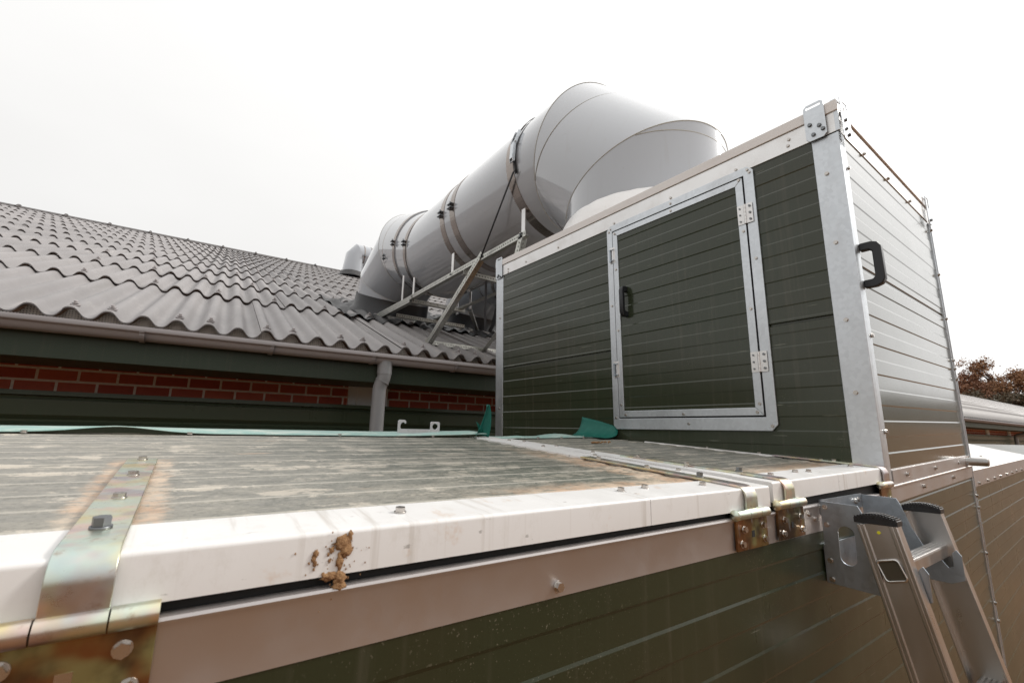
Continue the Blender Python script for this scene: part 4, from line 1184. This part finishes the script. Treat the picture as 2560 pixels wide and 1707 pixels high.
hk = MB(); yh = 1.600
zoff = .002
hook_out = [(.634, -.016), (.634, .026), (.639, .032), (.660, .032), (.6655, .027), (.6655, .019), (.6615, .019), (.657, .0235), (.649, .0215), (.6445, .014), (.6445, .004), (.648, -.0005), (.762, -.0005), (.762, .024), (.766, .0285), (.798, .0285), (.802, .024), (.802, -.010), (.798, -.016)]
hole = [(.782 + .0108 * math.cos(2 * PI * k / 22), .0105 + .0108 * math.sin(2 * PI * k / 22)) for k in range(22)]
hk.plate(hook_out, [hole], lambda u, v: (u, yh, v + zoff), (0, .003, 0))
o = part('hook_bracket', hk, 'galv', bevel=.0006); whole(o, 'small flat steel piece with a hook and a round eye, lying behind the long lid', 'hook')

m = MB()
rng = random.Random(5)
def lump(c, rx, ry, rz, n=2):
    t = bmesh.new(); bmesh.ops.create_icosphere(t, subdivisions=3, radius=1)
    ph = [rng.uniform(0, 6) for _ in range(6)]
    mp = {}
    for v in t.verts:
        p = v.co; k = 1 + .22 * math.sin(5 * p.x + ph[0]) * math.sin(6 * p.z + ph[1]) + .16 * math.sin(11 * p.z + ph[2]) * math.cos(9 * p.x + ph[3]) + .10 * math.sin(17 * p.x + 13 * p.z + ph[4])
        mp[v] = m.bm.verts.new((c[0] + p.x * rx * k, c[1] + p.y * ry * k, c[2] + p.z * rz * k))
    for f in t.faces:
        nf = m.bm.faces.new([mp[v] for v in f.verts]); nf.smooth = True
    t.free()
lump((.1475, .4962, -.1135), .0085, .0018, .0078); lump((.1538, .4962, -.107), .0026, .0015, .0050); lump((.151, .4962, -.121), .0062, .0017, .006)
lump((.1455, .4962, -.130), .0036, .0013, .009); lump((.1375, .4962, -.143), .0085, .0026, .0042); lump((.147, .4958, -.1455), .006, .0030, .006); lump((.1465, .4955, -.1530), .0072, .0028, .0040)
for dx, dz, s in [(rng.gauss(-.004, .011), rng.gauss(-.016, .013), rng.uniform(.0003, .0008)) for _ in range(46)] + list(((-.0105, -.0025, .0020), (-.0135, -.006, .0012), (-.009, .0, .0012), (-.0255, -.004, .0026), (-.027, -.0085, .0022), (-.0255, -.013, .0018), (-.031, -.012, .0009), (-.033, -.022, .0006), (-.026, -.018, .0010), (-.017, -.024, .0014), (-.012, -.012, .0013))):
    lump((.1475 + dx, .4962, -.1165 + dz), s, s * .5, s * 1.5)
o = part('mud_splat', m, 'mud'); whole(o, 'dried brown mud clod stuck on the white front edge of the long lid', 'mud')
for lab, cx, cy, w_, spread in (('crumbly brown dirt lying on the short lid by the cabinet', 1.42, 1.36, 2, .07),):
    m = MB()
    for k in range(26):
        x = cx + rng.uniform(-1, 1) * spread; y = cy + rng.uniform(-1, 1) * .022; s = rng.uniform(.0015, .0045)
        lump((x, y, lidz(w_, x, y) + s * .3), s * 1.4, s * 1.2, s * .8)
    o = part('dirt_crumbs', m, 'mud'); whole(o, lab, 'dirt', kind='stuff')

# ================================================================== TREES
def tree(name, label, base, H, crown_r, mat, seed, dens=2600, low=.30):
    rg = random.Random(seed)
    t = thing(name, label, 'tree', base, None, 'autumn trees beyond the barn')
    b = Vector(base)
    m = MB(); tips = []
    m.tube([b, b + Vector((.1, .1, H * .25)), b + Vector((.3, -.1, H * .55)), b + Vector((0, .1, H * .8))], [H * .022, H * .018, H * .011, H * .004], 8)
    for k in range(26):
        z = H * rg.uniform(.22, .82); an = rg.uniform(0, 2 * PI); ln = crown_r * rg.uniform(.45, 1.0) * (1.1 - .45 * z / H)
        p0 = b + Vector((0, 0, z)); p2 = p0 + Vector((math.cos(an) * ln, math.sin(an) * ln, H * rg.uniform(.05, .2)))
        pm = (p0 + p2) / 2 + Vector((0, 0, -H * .02)); m.tube([p0, pm, p2], [H * .008, H * .005, H * .0015], 5)
        tips.append((p2, pm))
        for q in range(3):
            e = p2 + Vector((rg.uniform(-1, 1), rg.uniform(-1, 1), rg.uniform(0, 1.2))) * crown_r * .3
            m.tube([pm.lerp(p2, .6), e], [H * .003, H * .0008], 4); tips.append((e, p2))
    part('trunk', m, 'bark', t)
    m = MB()
    cl = []
    for tip, mid in tips:
        for q in range(2): cl.append((tip.lerp(mid, rg.uniform(0, .45)) + Vector((rg.gauss(0, .5), rg.gauss(0, .5), rg.gauss(0, .4))), crown_r * rg.uniform(.10, .26)))
    for k in range(dens):
        c, s = rg.choice(cl)
        p = c + Vector((rg.gauss(0, 1), rg.gauss(0, 1), rg.gauss(0, .8))) * s * .66
        sz = rg.uniform(.12, .29)
        a = Vector((rg.gauss(0, 1), rg.gauss(0, 1), rg.gauss(0, 1))).normalized(); bb = a.cross(Vector((rg.gauss(0, 1), rg.gauss(0, 1), rg.gauss(0, 1)))).normalized()
        m.face([p - a * sz, p + bb * sz * .6, p + a * sz, p - bb * sz * .6])
    part('crown', m, mat, t)
    return t
for args in (('tree', 'russet brown bushy tree nearest the tall cabinet, behind the barn roof', (150, 27.2, GZ), 18.0, 4.6, 'leafA', 11, 15000),
             ('tree', 'dense dark reddish tree with a low rounded top, second from the tall cabinet', (158, 25.0, GZ), 17.3, 4.6, 'leafA', 12, 15000),
             ('tree', 'open ochre tree with sky showing through its tall airy crown', (150, 20.6, GZ), 19.8, 4.6, 'leafB', 13, 11000),
             ('tree', 'ochre tree at the right edge of the picture with sparse branches', (150, 15.6, GZ), 19.4, 4.4, 'leafB', 14, 11000),
             ('tree', 'low dark olive tree standing under the open ochre tree', (140, 20.6, GZ), 12.0, 4.0, 'leafC', 15, 11000),
             ('tree', 'low rusty tree between the dark reddish tree and the open one', (146, 23.0, GZ), 14.0, 4.2, 'leafA', 16, 12000),
             ('tree', 'low dark tree at the far right below the sparse ochre one', (142, 16.4, GZ), 12.5, 4.2, 'leafC', 17, 11000)):
    tree(*args)

# ================================================================== SKY AND LIGHT
w = bpy.data.worlds.new('World'); S.world = w; w.use_nodes = True; nt = w.node_tree
bg = nt.nodes['Background']
EL, AZ = R(37), R(108)      # veiled sun, high on the right
sky = nt.nodes.new('ShaderNodeTexSky'); sky.sky_type = 'NISHITA'; sky.sun_disc = False; sky.sun_elevation = EL; sky.sun_rotation = AZ; sky.air_density = 1; sky.dust_density = 6
sunv = Vector((math.sin(AZ) * math.cos(EL), math.cos(AZ) * math.cos(EL), math.sin(EL)))
hsv = nt.nodes.new('ShaderNodeHueSaturation'); hsv.inputs['Saturation'].default_value = .10; nt.links.new(sky.outputs[0], hsv.inputs['Color'])
tc = nt.nodes.new('ShaderNodeTexCoord')
mp = nt.nodes.new('ShaderNodeMapping'); mp.inputs['Scale'].default_value = (1, 1, 2.4); nt.links.new(tc.outputs['Generated'], mp.inputs[0])
nz = nt.nodes.new('ShaderNodeTexNoise'); nz.inputs['Scale'].default_value = 1.6; nz.inputs['Detail'].default_value = 6; nz.inputs['Roughness'].default_value = .5; nt.links.new(mp.outputs[0], nz.inputs['Vector'])
dot = nt.nodes.new('ShaderNodeVectorMath'); dot.operation = 'DOT_PRODUCT'; nt.links.new(tc.outputs['Generated'], dot.inputs[0]); dot.inputs[1].default_value = sunv
glow = (V(nt, dot.outputs['Value']) * .5 + .5).pow(2.0)
sz = nt.nodes.new('ShaderNodeSeparateXYZ'); nt.links.new(tc.outputs['Generated'], sz.inputs[0])
zen = V(nt, sz.outputs[2]).max(0.0)
cloud = (V(nt, nz.outputs['Fac']) - .5) * 1.3 + 6.05 + glow * 2.2 + zen.pow(1.6) * 3.2
cmb = nt.nodes.new('ShaderNodeCombineColor')
for i, k in enumerate((1.0, .992, .978)): nt.links.new((cloud * k).s, cmb.inputs[i])
mx = nt.nodes.new('ShaderNodeMix'); mx.data_type = 'RGBA'; mx.inputs[0].default_value = .88
nt.links.new(hsv.outputs[0], mx.inputs[6]); nt.links.new(cmb.outputs[0], mx.inputs[7])
nt.links.new(mx.outputs[2], bg.inputs['Color']); bg.inputs['Strength'].default_value = .1
sl = bpy.data.lights.new('sun', 'SUN'); sl.energy = 1.4; sl.angle = R(12); sl.color = (1, .96, .9)
so = bpy.data.objects.new('sun', sl); COL.objects.link(so); so.rotation_euler = (-sunv).to_track_quat('-Z', 'Y').to_euler()

S.view_settings.view_transform = 'Standard'; S.view_settings.look = 'None'; S.view_settings.gamma = 1; S.view_settings.exposure = .46
S.cycles.max_bounces = 8; S.cycles.transparent_max_bounces = 12
